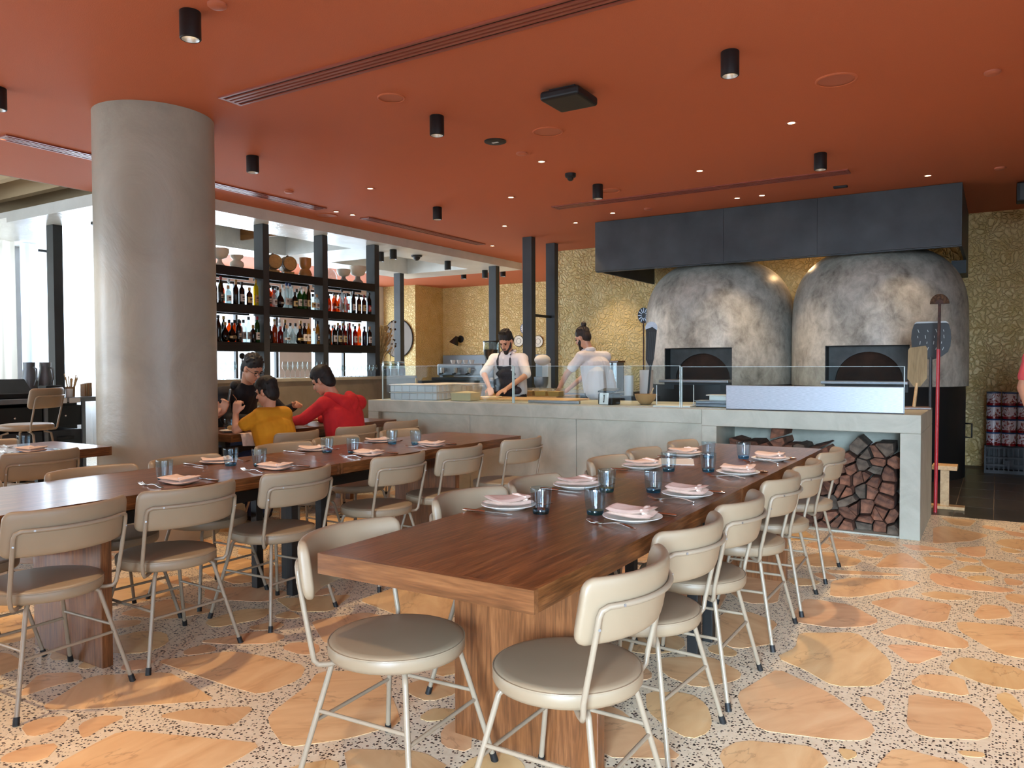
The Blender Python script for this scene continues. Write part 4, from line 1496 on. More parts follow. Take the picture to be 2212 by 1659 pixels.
for (x, y), w in zip([(-2.70, 6.88), (-2.42, 7.10)], ['next to the brown bowl', 'next to the flat steel tray']):
    t = thing('spike_holder', 'thin white order spike on the counter ' + w, 'spike', (x, y, CZ + 0.0005))
    G().lathe([(0.0, 0), (0.03, 0), (0.03, 0.006), (0.0, 0.008)], 20, cap0=False, cap1=False).obj('base', 'steel', t)
    G().cone((0, 0, 0.006), (0, 0, 0.19), 0.004, 0.003, 8).obj('rod', 'white', t)
MAT['paper'] = flat('paper sheets', (228, 226, 220), 0.8)
tag(G().obox((-2.50, 6.80, CZ + 0.006), (0.34, 0.20, 0.01), R(6)).obj('paper_stack', 'paper'), 'flat stack of white papers on the counter', 'paper')
tag(G().box(-4.02, -3.45, 6.75, 6.80, CZ + 0.0005, CZ + 0.03).obj('steel_rail', 'steel', bevel=0.004), 'low steel ticket rail lying along the counter glass', 'rail')
t = thing('gastro_tray', 'two nested steel gastro trays on the counter beside the splash panel', 'tray', (-2.16, 6.93, CZ + 0.0005), R(2))
for k in range(2):
    G().box(-0.155, 0.155, -0.10, 0.10, k * 0.028, k * 0.028 + 0.024).obj('tray', 'steel', t, bevel=0.01, seg=3)
    G().box(-0.17, 0.17, -0.115, 0.115, k * 0.028 + 0.0242, k * 0.028 + 0.0275).obj('tray_rim', 'steel', t)
t = thing('white_dish', 'white rectangular dish standing on the steel trays', 'dish', (-2.12, 6.93, CZ + 0.057), R(2))
G().box(-0.08, 0.08, -0.06, 0.06, 0, 0.045).obj('bowl_body', 'plate', t, bevel=0.008)
G().box(-0.105, 0.105, -0.08, 0.08, 0.0452, 0.053).obj('dish_rim', 'plate', t, bevel=0.003)
t = thing('wooden_peel', 'short wooden pizza peel standing at the counter end', 'peel', (-0.575, 7.34, CZ + 0.0215), R(4))
MAT['agedwood'] = wood_mat('aged peel wood', (118, 98, 66), (142, 120, 84), (158, 136, 98), (8, 8, 1), 3, 0.7, 0)
pg = G()
outl = [(-0.028, 0.20), (-0.028, 0.175), (-0.055, 0.22), (-0.075, 0.26), (-0.072, 0.47), (-0.05, 0.50), (0.072, 0.52), (0.078, 0.27), (0.055, 0.22), (0.028, 0.175)]
outl = [(-0.025, 0.17), (-0.072, 0.235), (-0.068, 0.475), (-0.055, 0.495), (0.062, 0.51), (0.075, 0.49), (0.075, 0.24), (0.025, 0.17)]
n = len(outl)
pg.v = [(x, -0.006, z) for x, z in outl] + [(x, 0.006, z) for x, z in outl]
pg.f = [tuple(range(n)), tuple(reversed(range(n, 2 * n)))] + [(i, n + i, n + (i + 1) % n, (i + 1) % n) for i in range(n)]
pg.obj('blade', 'agedwood', t)
G().cone((-0.02, 0, 0.0), (0.0, 0, 0.20), 0.014, 0.012, 10).obj('handle', 'palewood', t, 40)
tag(G().obox((-0.575, 7.33, CZ + 0.011), (0.20, 0.16, 0.02), R(10)).obj('wood_offcut', 'edgewood', bevel=0.003), 'flat wooden offcut under the short peel at the counter end', 'board')

# ================================================================== PIZZA OVENS
MAT['soot'] = noisy('sooty brick', (34, 22, 16), (66, 42, 28), 6, 5, 0.9)
MAT['ironplate'] = noisy('dark oven iron', (58, 60, 60), (84, 86, 84), 5, 4, 0.5, metal=0.4)


def oven(cx, cy, r, ztop, label):
    t = thing('pizza_oven', label, 'oven', (cx, cy, 0))
    zb = 1.06
    prof = [(r, zb), (r, zb + 0.3), (r, zb + 0.6), (r * 0.995, zb + 0.8)]
    zs = zb + 0.80
    for k in range(1, 19):
        q = k / 18
        a = q * PI / 2
        e = 2 / 2.5
        prof.append((max(0.002, r * 0.995 * math.cos(a) ** e), zs + (ztop - zs) * math.sin(a) ** e))
    me = G().lathe(prof, 96).mesh('dome', 35)
    me.materials.append(MAT['dome'])
    d = link('dome', me, t)
    cut = G().box(-0.44, 0.44, -r - 0.3, -r + 0.42, zb - 0.1, zb + 0.47).obj('cut', 'dome')
    cut.location = (cx, cy, 0)
    bo = d.modifiers.new('mouth', 'BOOLEAN')
    bo.object = cut
    bo.operation = 'DIFFERENCE'
    bo.solver = 'EXACT'
    bpy.context.view_layer.update()
    dg = bpy.context.evaluated_depsgraph_get()
    nm = bpy.data.meshes.new_from_object(d.evaluated_get(dg))
    d.modifiers.clear()
    d.data = nm
    bpy.data.objects.remove(cut, do_unlink=True)
    yi = -r + 0.418
    # lining of the recess
    ln = G().box(-0.439, -0.432, -r + 0.12, yi, zb, zb + 0.469).box(0.432, 0.439, -r + 0.12, yi, zb, zb + 0.469).box(-0.432, 0.432, -r + 0.12, yi, zb + 0.463, zb + 0.469)
    ln.obj('mouth_lining', 'black', t)
    # arched plate
    ar = G()
    m = 24
    ya = -r + 0.30
    for k in range(m + 1):
        a = PI * k / m
        ax, az = -0.36 * math.cos(a), zb + 0.06 + 0.34 * math.sin(a)
        tx = -0.432 + 0.864 * k / m
        ar.v += [(ax, ya, az), (tx, ya, zb + 0.463), (ax, ya + 0.06, az), (tx, ya + 0.06, zb + 0.463)]
    for k in range(m):
        a, b = k * 4, (k + 1) * 4
        ar.f += [(a, b, b + 1, a + 1), (a + 2, a + 3, b + 3, b + 2), (a, a + 2, b + 2, b)]
    b = len(ar.v)
    ar.v += [(-0.432, ya, zb), (0.432, ya, zb), (-0.36, ya, zb), (0.36, ya, zb)]
    ar.f += [(1, b, b + 2, 0), (m * 4, b + 3, b + 1, m * 4 + 1)]
    ar.obj('arch_plate', 'ironplate', t, 40)
    G().box(-0.43, 0.43, yi - 0.004, yi - 0.001, zb, zb + 0.46).obj('fire_chamber', 'soot', t)
    G().box(-0.46, 0.44, -r - 0.06, -r + 0.41, zb + 0.03, zb + 0.065).obj('landing_shelf', 'steel', t, bevel=0.006)
    G().box(-0.43, 0.43, -r + 0.08, -r + 0.40, zb - 0.06, zb + 0.029).obj('sill_block', 'darksteel', t)
    bs = G().lathe([(r - 0.03, 0.0), (r - 0.03, zb - 0.001)], 64).obj('base_drum', 'black', t, 40)
    if cx > -2:
        G().tube([(0.955, -0.02, 0.62), (1.02, -0.05, 0.62), (1.02, -0.05, 0.46), (0.955, -0.02, 0.46)], 0.009, 8).obj('handle', 'black', bs, 50)
    return t


oven(-1.27, 10.52, 0.985, 2.76, 'grey plaster dome oven standing next to the cans and crate')
oven(-3.25, 10.56, 0.985, 2.74, 'grey plaster dome oven standing next to the cook with the hair bun')

# ---- hood
hd = thing('extraction_hood', 'huge dark steel extraction hood hanging over both dome ovens', 'hood', (-2.5, 9.6, 2.585))
for a, b in ((-2.15, -0.40), (-0.397, 0.70), (0.703, 2.16)):
    G().box(a, b, 0, 0.03, 0, 0.66).obj('front_sheet', 'darksteel', hd)
G().box(-2.15, -2.12, 0.031, 2.08, 0, 0.66).obj('side_sheet', 'darksteel', hd)
G().box(2.13, 2.16, 0.031, 2.08, 0, 0.66).obj('side_sheet', 'darksteel', hd)
G().box(-2.15, 2.16, 0.031, 0.09, -0.012, -0.0005).obj('bottom_lip', 'darksteel', hd)
G().box(2.0, 2.16, 1.45, 2.08, -0.16, -0.0005).obj('wall_bracket', 'darksteel', hd)
G().box(-2.119, 2.129, 0.05, 2.08, 0.40, 0.42).obj('inner_tray', 'black', hd)
for x in (-1.25, -0.15, 1.0):
    pass
lt = thing('hood_lamp', 'small warm lamp hidden between the dome tops under the hood', 'lamp', (-2.25, 10.75, 2.78))
G().lathe([(0.02, 0.06), (0.05, 0.05), (0.06, 0.0), (0.05, 0.0), (0.015, 0.045)], 20, cap0=True, cap1=False).obj('shade', 'black', lt, 40)
G().sph((0, 0, 0.015), 0.022).obj('bulb', 'lampglow', lt, 60)
G().cone((0, 0, 0.06), (0, 0, 0.2052), 0.008, 0.008, 8).obj('stem', 'black', lt)
_pl = bpy.data.lights.new('hood_glow', 'POINT')
_pl.energy = 5
_pl.color = (1.0, 0.62, 0.30)
_pl.shadow_soft_size = 0.05
_po = bpy.data.objects.new('hood_glow', _pl)
COL.objects.link(_po)
_po.parent = lt
_po.location = (0, 0, -0.04)

# ---- oven tools
def flat_outline(name, mat, parent, outl, y0, y1, smooth=None):
    n = len(outl)
    g = G()
    g.v = [(x, y0, z) for x, z in outl] + [(x, y1, z) for x, z in outl]
    g.f = [tuple(range(n)), tuple(reversed(range(n, 2 * n)))] + [(i, n + i, n + (i + 1) % n, (i + 1) % n) for i in range(n)]
    return g.obj(name, mat, parent, smooth)


t = thing('turning_peel', 'large black perforated metal pizza peel beside the red rod', 'peel', (-0.53, 8.2, 0), R(0))
outl = [(-0.02, 1.36), (-0.06, 1.372), (-0.10, 1.395), (-0.14, 1.43), (-0.158, 1.48), (-0.164, 1.56), (-0.158, 1.63), (-0.142, 1.685), (-0.11, 1.708), (0.0, 1.713), (0.11, 1.708), (0.142, 1.685), (0.158, 1.63), (0.164, 1.56), (0.158, 1.48), (0.14, 1.43), (0.10, 1.395), (0.06, 1.372), (0.02, 1.36)]
bl = flat_outline('blade', 'black', t, outl, -0.004, 0.004)
MAT['worn'] = flat('worn bare metal', (150, 150, 148), 0.5, 0.6)
for k in range(4):
    for q in range(4):
        x, z = -0.10 + 0.066 * k + 0.012 * math.sin(q * 2 + k), 1.46 + 0.055 * q
        G().obox((x, -0.0055, z), (0.005, 0.003, 0.02 + 0.012 * ((q + k) % 2)), ry=R(20 - 13 * q)).obj('slot', 'worn', bl)
flat_outline('worn_edge', 'worn', bl, [(-0.145, 1.69), (-0.12, 1.712), (0.12, 1.712), (0.15, 1.69), (0.12, 1.697), (-0.12, 1.697)], -0.006, -0.0045)
G().cone((0.0, 0, 0.0), (0.0, 0, 1.38), 0.014, 0.014, 10).obj('handle', 'darksteel', t, 40)
t = thing('oven_brush', 'long red handled oven brush with a worn half round head', 'brush', (-0.46, 7.85, 0))
MAT['redpaint'] = flat('red painted rod', (176, 44, 52), 0.35)
MAT['rust'] = noisy('burnt rod', (48, 32, 28), (84, 52, 44), 20, 4, 0.7)
G().cone((0.0, 0, 0.0), (0.012, 0, 1.45), 0.015, 0.015, 12).obj('handle', 'redpaint', t, 40)
G().cone((0.012, 0, 1.4505), (0.018, 0, 1.86), 0.013, 0.012, 12).obj('ferrule', 'rust', t, 40)
MAT['bristle'] = noisy('brown bristle', (46, 30, 20), (98, 70, 46), 60, 3, 0.9, 0.5, 0.004)
br = [(0.018 + 0.075 * math.cos(a), 1.85 + 0.085 * math.sin(a)) for a in np.linspace(0, PI, 14)]
flat_outline('bristle_head', 'bristle', t, br[::-1], -0.03, 0.03, 40)
flat_outline('brush_hub', 'rust', t, [(0.018 + 0.032 * math.cos(a), 1.849 + 0.036 * math.sin(a)) for a in np.linspace(0, PI, 10)][::-1], -0.035, 0.035, 40)
t = thing('wooden_stool', 'low wooden trestle stand at the foot of the red brush', 'stand', (-0.40, 8.1, 0))
G().box(-0.10, 0.10, -0.10, 0.10, 0.36, 0.40).obj('top', 'palewood', t, bevel=0.004)
G().box(-0.035, 0.035, -0.035, 0.035, 0.03, 0.359).obj('post', 'palewood', t)
G().box(-0.16, 0.16, -0.06, 0.06, 0.0, 0.03).obj('foot', 'palewood', t, bevel=0.004)
t = thing('oven_shovel', 'black slotted oven shovel leaning beside the first dome', 'shovel', (-3.62, 9.0, 0), R(10))
G().tube([(-0.10, 0, 0.0), (-0.05, 0, 0.55), (0.0, 0, 1.22), (0.01, 0, 1.33)], 0.013, 8).obj('handle', 'darksteel', t, 40)
flat_outline('blade', 'black', t, [(-0.01, 1.30), (-0.05, 1.38), (-0.045, 1.62), (-0.05, 1.75), (0.03, 1.78), (0.085, 1.74), (0.07, 1.60), (0.05, 1.40), (0.025, 1.30)], -0.006, 0.006)
flat_outline('steel_disc', 'steel', t, [(0.015 + 0.075 * math.cos(a), 1.77 + 0.075 * math.sin(a)) for a in np.linspace(0, 2 * PI, 24, endpoint=False)][::-1], 0.010, 0.016)
for k in range(4):
    G().obox((-0.015 + 0.022 * k, -0.0075, 1.55), (0.005, 0.003, 0.34), ry=R(4)).obj('groove', 'darksteel', t)
t = thing('round_peel', 'small round perforated peel hung on the gold wall by the dome', 'peel', (-4.36, 10.6, 0))
G().cone((0, 0, 0.0), (0, 0, 1.95), 0.010, 0.010, 8).obj('handle', 'rust', t, 40)
dsc = G().lathe([(0.0, -0.003), (0.085, -0.003), (0.085, 0.003), (0.0, 0.003)], 28, cap0=False, cap1=False).obj('disc', 'black', t)
dsc.rotation_euler = (R(90), 0, R(25))
dsc.location = (0, 0, 2.03)
dsc.scale = (1, 1.35, 1)
for k in range(12):
    a = 2 * PI * k / 12
    o = G().obox((0.055 * math.cos(a), 0.055 * math.sin(a), 0.0045), (0.05, 0.008, 0.003), a).obj('slot', 'steel', dsc)

# ================================================================== CANS, CRATE
MAT['crate'] = flat('black plastic crate', (34, 37, 42), 0.5)
t = thing('milk_crate', 'black plastic milk crate on the dark tiles under the tins', 'crate', (0.12, 11.13, 0))
w, h, d = 0.25, 0.33, 0.17
for x in (-w, w - 0.02):
    G().box(x, x + 0.02, -d, d, 0, h).obj('side', 'crate', t)
G().box(-w + 0.0205, w - 0.0205, -d, d, 0, 0.02).obj('bottom', 'crate', t)
G().box(-w + 0.0205, w - 0.0205, d - 0.02, d, 0.0205, h).obj('back', 'crate', t)
for z in (0.0205, 0.09, 0.18, h - 0.035):
    G().box(-w + 0.0205, w - 0.0205, -d, -d + 0.012, z, z + 0.02).obj('front_rail', 'crate', t)
for k in range(9):
    x = -w + 0.05 + k * 0.05
    G().box(x - 0.006, x + 0.006, -d + 0.0125, -d + 0.02, 0.03, h - 0.005).obj('front_bar', 'crate', t)
G().box(-0.04, 0.04, -d - 0.004, -d - 0.0005, 0.09, 0.16).obj('front_badge', 'crate', t)


def can_mat():
    m, nt, b = new_mat('tin label')
    v = coords(nt, (1, 1, 1))
    sx = N(nt, 'ShaderNodeSeparateXYZ')
    nt.links.new(v, sx.inputs[0])
    n = N(nt, 'ShaderNodeTexNoise')
    n.inputs['Scale'].default_value = 14
    n.inputs['Detail'].default_value = 4
    n.inputs['Distortion'].default_value = 2.5
    nt.links.new(v, n.inputs['Vector'])
    pic = ramp(nt, n.outputs['Fac'], [(0.40, s2l((222, 218, 222))), (0.52, s2l((206, 196, 202))), (0.56, s2l((150, 62, 54))), (0.66, s2l((110, 40, 36)))])
    band = ramp(nt, sx.outputs[2], [(0.0, s2l((168, 34, 44))), (0.030, s2l((168, 34, 44))), (0.031, (1, 1, 1, 1))])
    mx = N(nt, 'ShaderNodeMix', data_type='RGBA', blend_type='MULTIPLY')
    mx.inputs[0].default_value = 1.0
    nt.links.new(pic, mx.inputs[6])
    nt.links.new(band, mx.inputs[7])
    nt.links.new(mx.outputs[2], b.inputs['Base Color'])
    b.inputs['Roughness'].default_value = 0.25
    return m


MAT['can'] = can_mat()
MAT['bluerim'] = flat('blue tin rim', (42, 84, 140), 0.3, 0.3)
MAT['film'] = clear('shrink film', (244, 244, 248), 0.06, 0.1)
cm = G().lathe([(0.0, 0), (0.076, 0), (0.076, 0.142), (0.0, 0.142)], 32, cap0=False, cap1=False).mesh('tin_wall', 40)
cm.materials.append(MAT['can'])
rm = G().lathe([(0.0765, 0.142), (0.078, 0.144), (0.078, 0.155), (0.073, 0.158), (0.0, 0.156)], 32, cap0=True, cap1=False).mesh('tin_lid', 40)
rm.materials.append(MAT['bluerim'])
LV = ['bottom', 'second', 'third', 'top']
for lv in range(4):
    for c in range(3):
        for dd in range(2):
            t = thing('tomato_tin', 'red and white printed tin with a blue rim in the %s layer above the crate' % LV[lv], 'tin', (-0.038 + c * 0.158, 11.06 + dd * 0.16, h + 0.002 + lv * 0.161), rl.uniform(0, 6), 'shrink wrapped tins on the crate')
            link('tin_wall', cm, t)
            link('tin_lid', rm, t)

# ================================================================== BAR
bar = thing('bar_counter', 'grey brown concrete bar counter with glasses along its top', 'bar', (-7.7, 4.9, 0))
G().box(-0.62, 0.0, 0, 4.6, 0, 1.12).obj('front', 'barfront', bar)
G().box(-0.66, 0.02, -0.02, 4.62, 1.1205, 1.16).obj('bar_top', 'concrete', bar, bevel=0.004)
BT = 1.16
# steel shelving standing on the bar
sh = thing('bar_shelving', 'tall black steel open shelving standing on the bar', 'shelving', (-8.06, 5.7, BT))
POSTS = [5.62, 6.72, 7.745, 8.80]
for y in POSTS:
    G().box(-0.001, 0.17, y - 5.7, y - 5.7 + 0.10, 0.0005, 3.119 - BT).obj('upright', 'post', sh, bevel=0.004)
SHELF = [2.53, 2.08, 1.615]
for i in range(3):
    a, b = POSTS[i] + 0.1005, POSTS[i + 1] - 0.0005
    for z in SHELF:
        s = G().box(-0.14, 0.17, a - 5.7, b - 5.7, z - 0.03 - BT, z - BT).obj('shelf', 'black', sh)
        G().box(0.13, 0.175, a - 5.7, b - 5.7, z - 0.11 - BT, z - 0.0305 - BT).obj('front_rail', 'black', s)
        G().box(-0.14, -0.10, a - 5.7, b - 5.7, z - 0.11 - BT, z - 0.0305 - BT).obj('rear_rail', 'black', s)

# ---- bottles
BCOL = {}


def bottle_mat(c, kind='see'):
    k = (c, kind)
    if k not in BCOL:
        if kind == 'see':
            BCOL[k] = clear('bottle glass %d' % len(BCOL), c, 0.04, 0.03, body=0.25, bodyc=c)
        else:
            BCOL[k] = flat('solid %d' % len(BCOL), c, 0.35)
    return BCOL[k]


SHAPES = {
    'wine': [(0.0, 0), (0.036, 0), (0.038, 0.006), (0.038, 0.19), (0.034, 0.215), (0.018, 0.25), (0.0145, 0.27), (0.0145, 0.315)],
    'spirit': [(0.0, 0), (0.038, 0), (0.041, 0.006), (0.041, 0.17), (0.036, 0.195), (0.018, 0.215), (0.015, 0.23), (0.015, 0.275)],
    'short': [(0.0, 0), (0.042, 0), (0.045, 0.006), (0.045, 0.12), (0.04, 0.145), (0.018, 0.165), (0.015, 0.18), (0.015, 0.215)],
    'round': [(0.0, 0), (0.030, 0), (0.05, 0.02), (0.062, 0.06), (0.058, 0.10), (0.035, 0.14), (0.017, 0.165), (0.015, 0.19), (0.015, 0.235)],
    'tall': [(0.0, 0), (0.036, 0), (0.038, 0.006), (0.039, 0.21), (0.033, 0.245), (0.016, 0.265), (0.0145, 0.275), (0.0145, 0.325)],
}
SHAPES = {k_: [(r_ * 0.84, z_) for r_, z_ in v_] for k_, v_ in SHAPES.items()}
SHN = {'wine': 'slender', 'spirit': 'straight', 'short': 'squat', 'round': 'round bellied', 'tall': 'tall'}
C_ = {'clear': (226, 234, 234), 'green': (58, 128, 62), 'darkgreen': (24, 50, 34), 'brown': (72, 36, 18), 'black': (22, 18, 18), 'amber': (208, 110, 34), 'yellow': (222, 196, 62), 'red': (150, 28, 26), 'purple': (52, 22, 34), 'gold': (206, 158, 62), 'olive': (96, 84, 34), 'blue': (30, 34, 70)}
LB = {'white': (232, 228, 218), 'cream': (228, 208, 142), 'grey': (150, 146, 138), 'tan': (196, 156, 86), 'red': (176, 44, 40), 'none': None, 'dark': (40, 36, 34)}
CAPC = {'black': (24, 22, 22), 'red': (150, 30, 34), 'gold': (184, 146, 72), 'white': (222, 220, 214), 'blue': (30, 52, 120), 'cork': (190, 150, 104)}
_bproto = {}


def bottle(x, y, z, shape, col, lab, cap, shelf):
    key = (shape, col, lab, cap)
    label = '%s %s bottle, %s, %s cap, %s' % (SHN[shape], {'darkgreen': 'dark green'}.get(col, col), 'no label' if lab == 'none' else lab + ' label', cap, shelf)
    if key in _bproto:
        return dup(_bproto[key], (x, y, z), random.uniform(-0.3, 0.3), label, 'bottles on the bar shelves')
    t = thing('bottle', label, 'bottle', (x, y, z), 0, 'bottles on the bar shelves')
    pr = SHAPES[shape]
    H = pr[-1][1]
    G().lathe(pr, 20, cap0=False).obj('glass_body', bottle_mat(C_[col], 'see'), t, 50)
    G().lathe([(0.0165, H - 0.035), (0.0172, H - 0.033), (0.0172, H + 0.006), (0.0, H + 0.007)], 16, cap1=False).obj('cap', bottle_mat(CAPC[cap], 'flat'), t, 50)
    if lab != 'none':
        r = pr[3][0] + 0.0008 if shape != 'round' else 0.0533
        z0, z1 = (0.04, 0.13) if shape in ('wine', 'spirit', 'tall') else ((0.03, 0.10) if shape == 'short' else (0.045, 0.075))
        g = G()
        m = 14
        for k in range(m + 1):
            a = -1.15 + 2.3 * k / m
            g.v += [(r * math.cos(a), r * math.sin(a), z0), (r * math.cos(a), r * math.sin(a), z1), ((r - 0.0006) * math.cos(a), (r - 0.0006) * math.sin(a), z0), ((r - 0.0006) * math.cos(a), (r - 0.0006) * math.sin(a), z1)]
        for k in range(m):
            a, b = 4 * k, 4 * k + 4
            g.f += [(a, b, b + 1, a + 1), (a + 2, a + 3, b + 3, b + 2)]
        lo = g.obj('label', bottle_mat(LB[lab], 'flat'), t, 60)
        q = G()
        for zz in (0.3, 0.55, 0.72):
            zc = z0 + (z1 - z0) * zz
            m2 = 6
            for k in range(m2):
                a0, a1 = -0.5 + k / m2, -0.5 + (k + 1) / m2
                rr = r + 0.0006
                hh = 0.0035 if zz != 0.55 else 0.007
                q.add([(rr * math.cos(a0), rr * math.sin(a0), zc - hh), (rr * math.cos(a1), rr * math.sin(a1), zc - hh), (rr * math.cos(a1), rr * math.sin(a1), zc + hh), (rr * math.cos(a0), rr * math.sin(a0), zc + hh)], [(0, 1, 2, 3)])
        q.obj('print', bottle_mat((60, 48, 44) if lab not in ('dark', 'red') else (214, 206, 190), 'flat'), lo)
    remember(t)
    _bproto[key] = t
    return t


def fill(bay, level, spec):
    a, b = POSTS[bay] + 0.11, POSTS[bay + 1] - 0.012
    if bay == 0:
        a = 5.98
    where = '%s shelf, %s bay' % (('top', 'middle', 'lower')[level], ('column side', 'centre', 'end')[bay])
    k = len(spec)
    wd = [2 * max(r_ for r_, z_ in SHAPES[q[0]]) + 0.0025 for q in spec]
    gap = max(0.0, (b - a - sum(wd)) / k)
    cur = a
    for i, (s, c, l, cp) in enumerate(spec):
        y = cur + gap / 2 + wd[i] / 2
        cur += wd[i] + gap
        bottle(-7.95 + random.uniform(-0.012, 0.012), y, SHELF[level] + 0.0005, s, c, l, cp, where)
    # second row behind
    for i in range(max(0, k - 3)):
        s, c, l, cp = random.choice([('wine', 'clear', 'none', 'white'), ('spirit', 'clear', 'white', 'black'), ('wine', 'darkgreen', 'white', 'gold'), ('spirit', 'amber', 'cream', 'black')])
        y = a + (b - a) * (i + 1.6) / k
        bottle(-8.09, y, SHELF[level] + 0.0005, s, c, l, cp, where + ', back row')


fill(0, 1, [('spirit', 'black', 'grey', 'black'), ('wine', 'olive', 'dark', 'red'), ('short', 'clear', 'white', 'cork'), ('spirit', 'purple', 'none', 'cork'), ('spirit', 'black', 'white', 'black'), ('short', 'brown', 'cream', 'gold'), ('tall', 'yellow', 'tan', 'gold')])
fill(1, 1, [('spirit', 'amber', 'dark', 'black'), ('short', 'clear', 'white', 'red'), ('round', 'brown', 'dark', 'cork'), ('tall', 'clear', 'white', 'blue'), ('tall', 'clear', 'grey', 'blue'), ('short', 'brown', 'cream', 'black'), ('spirit', 'green', 'white', 'white'), ('spirit', 'green', 'grey', 'white'), ('wine', 'olive', 'cream', 'black'), ('short', 'clear', 'cream', 'black'), ('short', 'clear', 'white', 'cork')])
fill(2, 1, [('short', 'amber', 'none', 'black'), ('round', 'amber', 'white', 'gold'), ('tall', 'clear', 'grey', 'black'), ('spirit', 'clear', 'red', 'black'), ('wine', 'black', 'white', 'black'), ('spirit', 'brown', 'cream', 'black'), ('spirit', 'brown', 'cream', 'red'), ('wine', 'black', 'red', 'black')])
fill(0, 2, [('short', 'amber', 'white', 'black'), ('wine', 'black', 'none', 'black'), ('round', 'black', 'none', 'gold'), ('round', 'black', 'cream', 'black'), ('spirit', 'black', 'dark', 'black'), ('spirit', 'clear', 'grey', 'black'), ('wine', 'clear', 'grey', 'black'), ('short', 'purple', 'none', 'gold'), ('tall', 'green', 'white', 'red')])
fill(1, 2, [('short', 'brown', 'none', 'black'), ('spirit', 'amber', 'none', 'white'), ('short', 'red', 'none', 'red'), ('round', 'clear', 'white', 'cork'), ('round', 'clear', 'none', 'white'), ('round', 'brown', 'cream', 'cork'), ('spirit', 'brown', 'white', 'black'), ('spirit', 'gold', 'white', 'gold'), ('short', 'clear', 'none', 'white'), ('wine', 'gold', 'dark', 'black')])
fill(2, 2, [('spirit', 'darkgreen', 'none', 'black'), ('spirit', 'black', 'white', 'white'), ('spirit', 'brown', 'cream', 'red'), ('spirit', 'red', 'cream', 'red'), ('wine', 'red', 'none', 'red'), ('spirit', 'red', 'white', 'black'), ('wine', 'amber', 'cream', 'gold'), ('spirit', 'blue', 'none', 'black'), ('spirit', 'brown', 'white', 'cork')])

# ---- top shelf: bowls and small barrels
MAT['ceramic'] = flat('cream ceramic', (222, 212, 192), 0.4)
MAT['ceramic2'] = flat('grey ceramic foot', (150, 146, 138), 0.5)
MAT['terra'] = flat('tan glazed ceramic', (178, 122, 66), 0.35)
MAT['barrel'] = wood_mat('oak barrel', (164, 122, 62), (190, 146, 82), (206, 166, 102), (1, 8, 8), 3, 0.5, 0)
ST = SHELF[0] + 0.0005


def footed_bowl(x, y, r, h, foot, mat, label, footmat=None):
    t = thing('footed_bowl', label, 'bowl', (x, y, ST))
    G().lathe([(0.0, 0), (foot, 0), (foot * 1.05, h * 0.06), (foot * 0.55, h * 0.22), (foot * 0.45, h * 0.38)], 32, cap0=False).obj('foot', footmat or mat, t, 50)
    G().lathe([(0.0, h * 0.381), (foot * 0.45, h * 0.381), (r * 0.75, h * 0.50), (r, h * 0.78), (r * 0.98, h), (r * 0.93, h), (r * 0.92, h * 0.8), (r * 0.68, h * 0.56), (0, h * 0.46)], 36, cap0=False, cap1=False).obj('cup', mat, t, 50)


footed_bowl(-7.99, 6.15, 0.11, 0.21, 0.055, 'ceramic', 'large cream footed bowl on the top bar shelf by the column')
t = thing('hourglass_vase', 'small cream waisted vase on the top bar shelf', 'vase', (-7.99, 6.40, ST))
G().lathe([(0.0, 0), (0.07, 0), (0.085, 0.03), (0.08, 0.07), (0.045, 0.095), (0.05, 0.11), (0.075, 0.13), (0.078, 0.16), (0.07, 0.16), (0.06, 0.13), (0.0, 0.12)], 32, cap0=False, cap1=False).obj('vase_body', 'ceramic', t, 50)
for k, y in enumerate((6.98, 7.23)):
    t = thing('oak_barrel', 'small oak barrel on its cradle, %s on the top bar shelf' % ('next to the first upright', 'next to the tan vase')[k], 'barrel', (-8.02, y, ST), R(-24), 'small oak barrels')
    pr = [(0.085, -0.14), (0.098, -0.08), (0.105, 0.0), (0.098, 0.08), (0.085, 0.14), (0.075, 0.14), (0.075, 0.13), (0.0, 0.13)]
    b = G().lathe(pr, 32, cap1=False)
    b.v = [(z, yy, x + 0.135) for x, yy, z in b.v]
    bo = b.obj('staves', 'barrel', t, 40)
    for q in (-0.105, -0.06, 0.06, 0.105):
        rr = 0.105 - 1.0 * abs(q) ** 2 * 1.0
        g = G().lathe([(rr - 0.002, q - 0.01), (rr + 0.001, q - 0.01), (rr + 0.001, q + 0.01), (rr - 0.002, q + 0.01)], 32, cap0=False, cap1=False)
        g.v = [(z, yy, x + 0.135) for x, yy, z in g.v]
        g.obj('hoop', 'black', bo, 40)
    G().box(-0.09, 0.09, -0.07, 0.07, 0, 0.032).obj('cradle', 'barrel', t, bevel=0.005)
    G().sph((0, 0, 0.25), (0.018, 0.018, 0.016)).obj('bung', 'cutlery', t, 60)
t = thing('tan_vase', 'tan glazed waisted ceramic vase beside the barrels', 'vase', (-7.99, 7.52, ST))
G().lathe([(0.0, 0), (0.085, 0), (0.09, 0.03), (0.07, 0.08), (0.055, 0.10), (0.075, 0.13), (0.082, 0.16), (0.082, 0.25), (0.074, 0.25), (0.07, 0.16), (0.0, 0.13)], 32, cap0=False, cap1=False).obj('vase_body', 'terra', t, 50)
footed_bowl(-7.99, 8.25, 0.10, 0.17, 0.06, 'ceramic', 'low cream footed bowl on the top bar shelf, end bay', 'ceramic2')
footed_bowl(-7.97, 8.52, 0.125, 0.24, 0.075, 'ceramic', 'high cream footed bowl on the top bar shelf, end bay', 'ceramic2')
t = thing('glass_cloche', 'clear glass cloche lying on the top bar shelf', 'cloche', (-8.0, 8.0, ST))
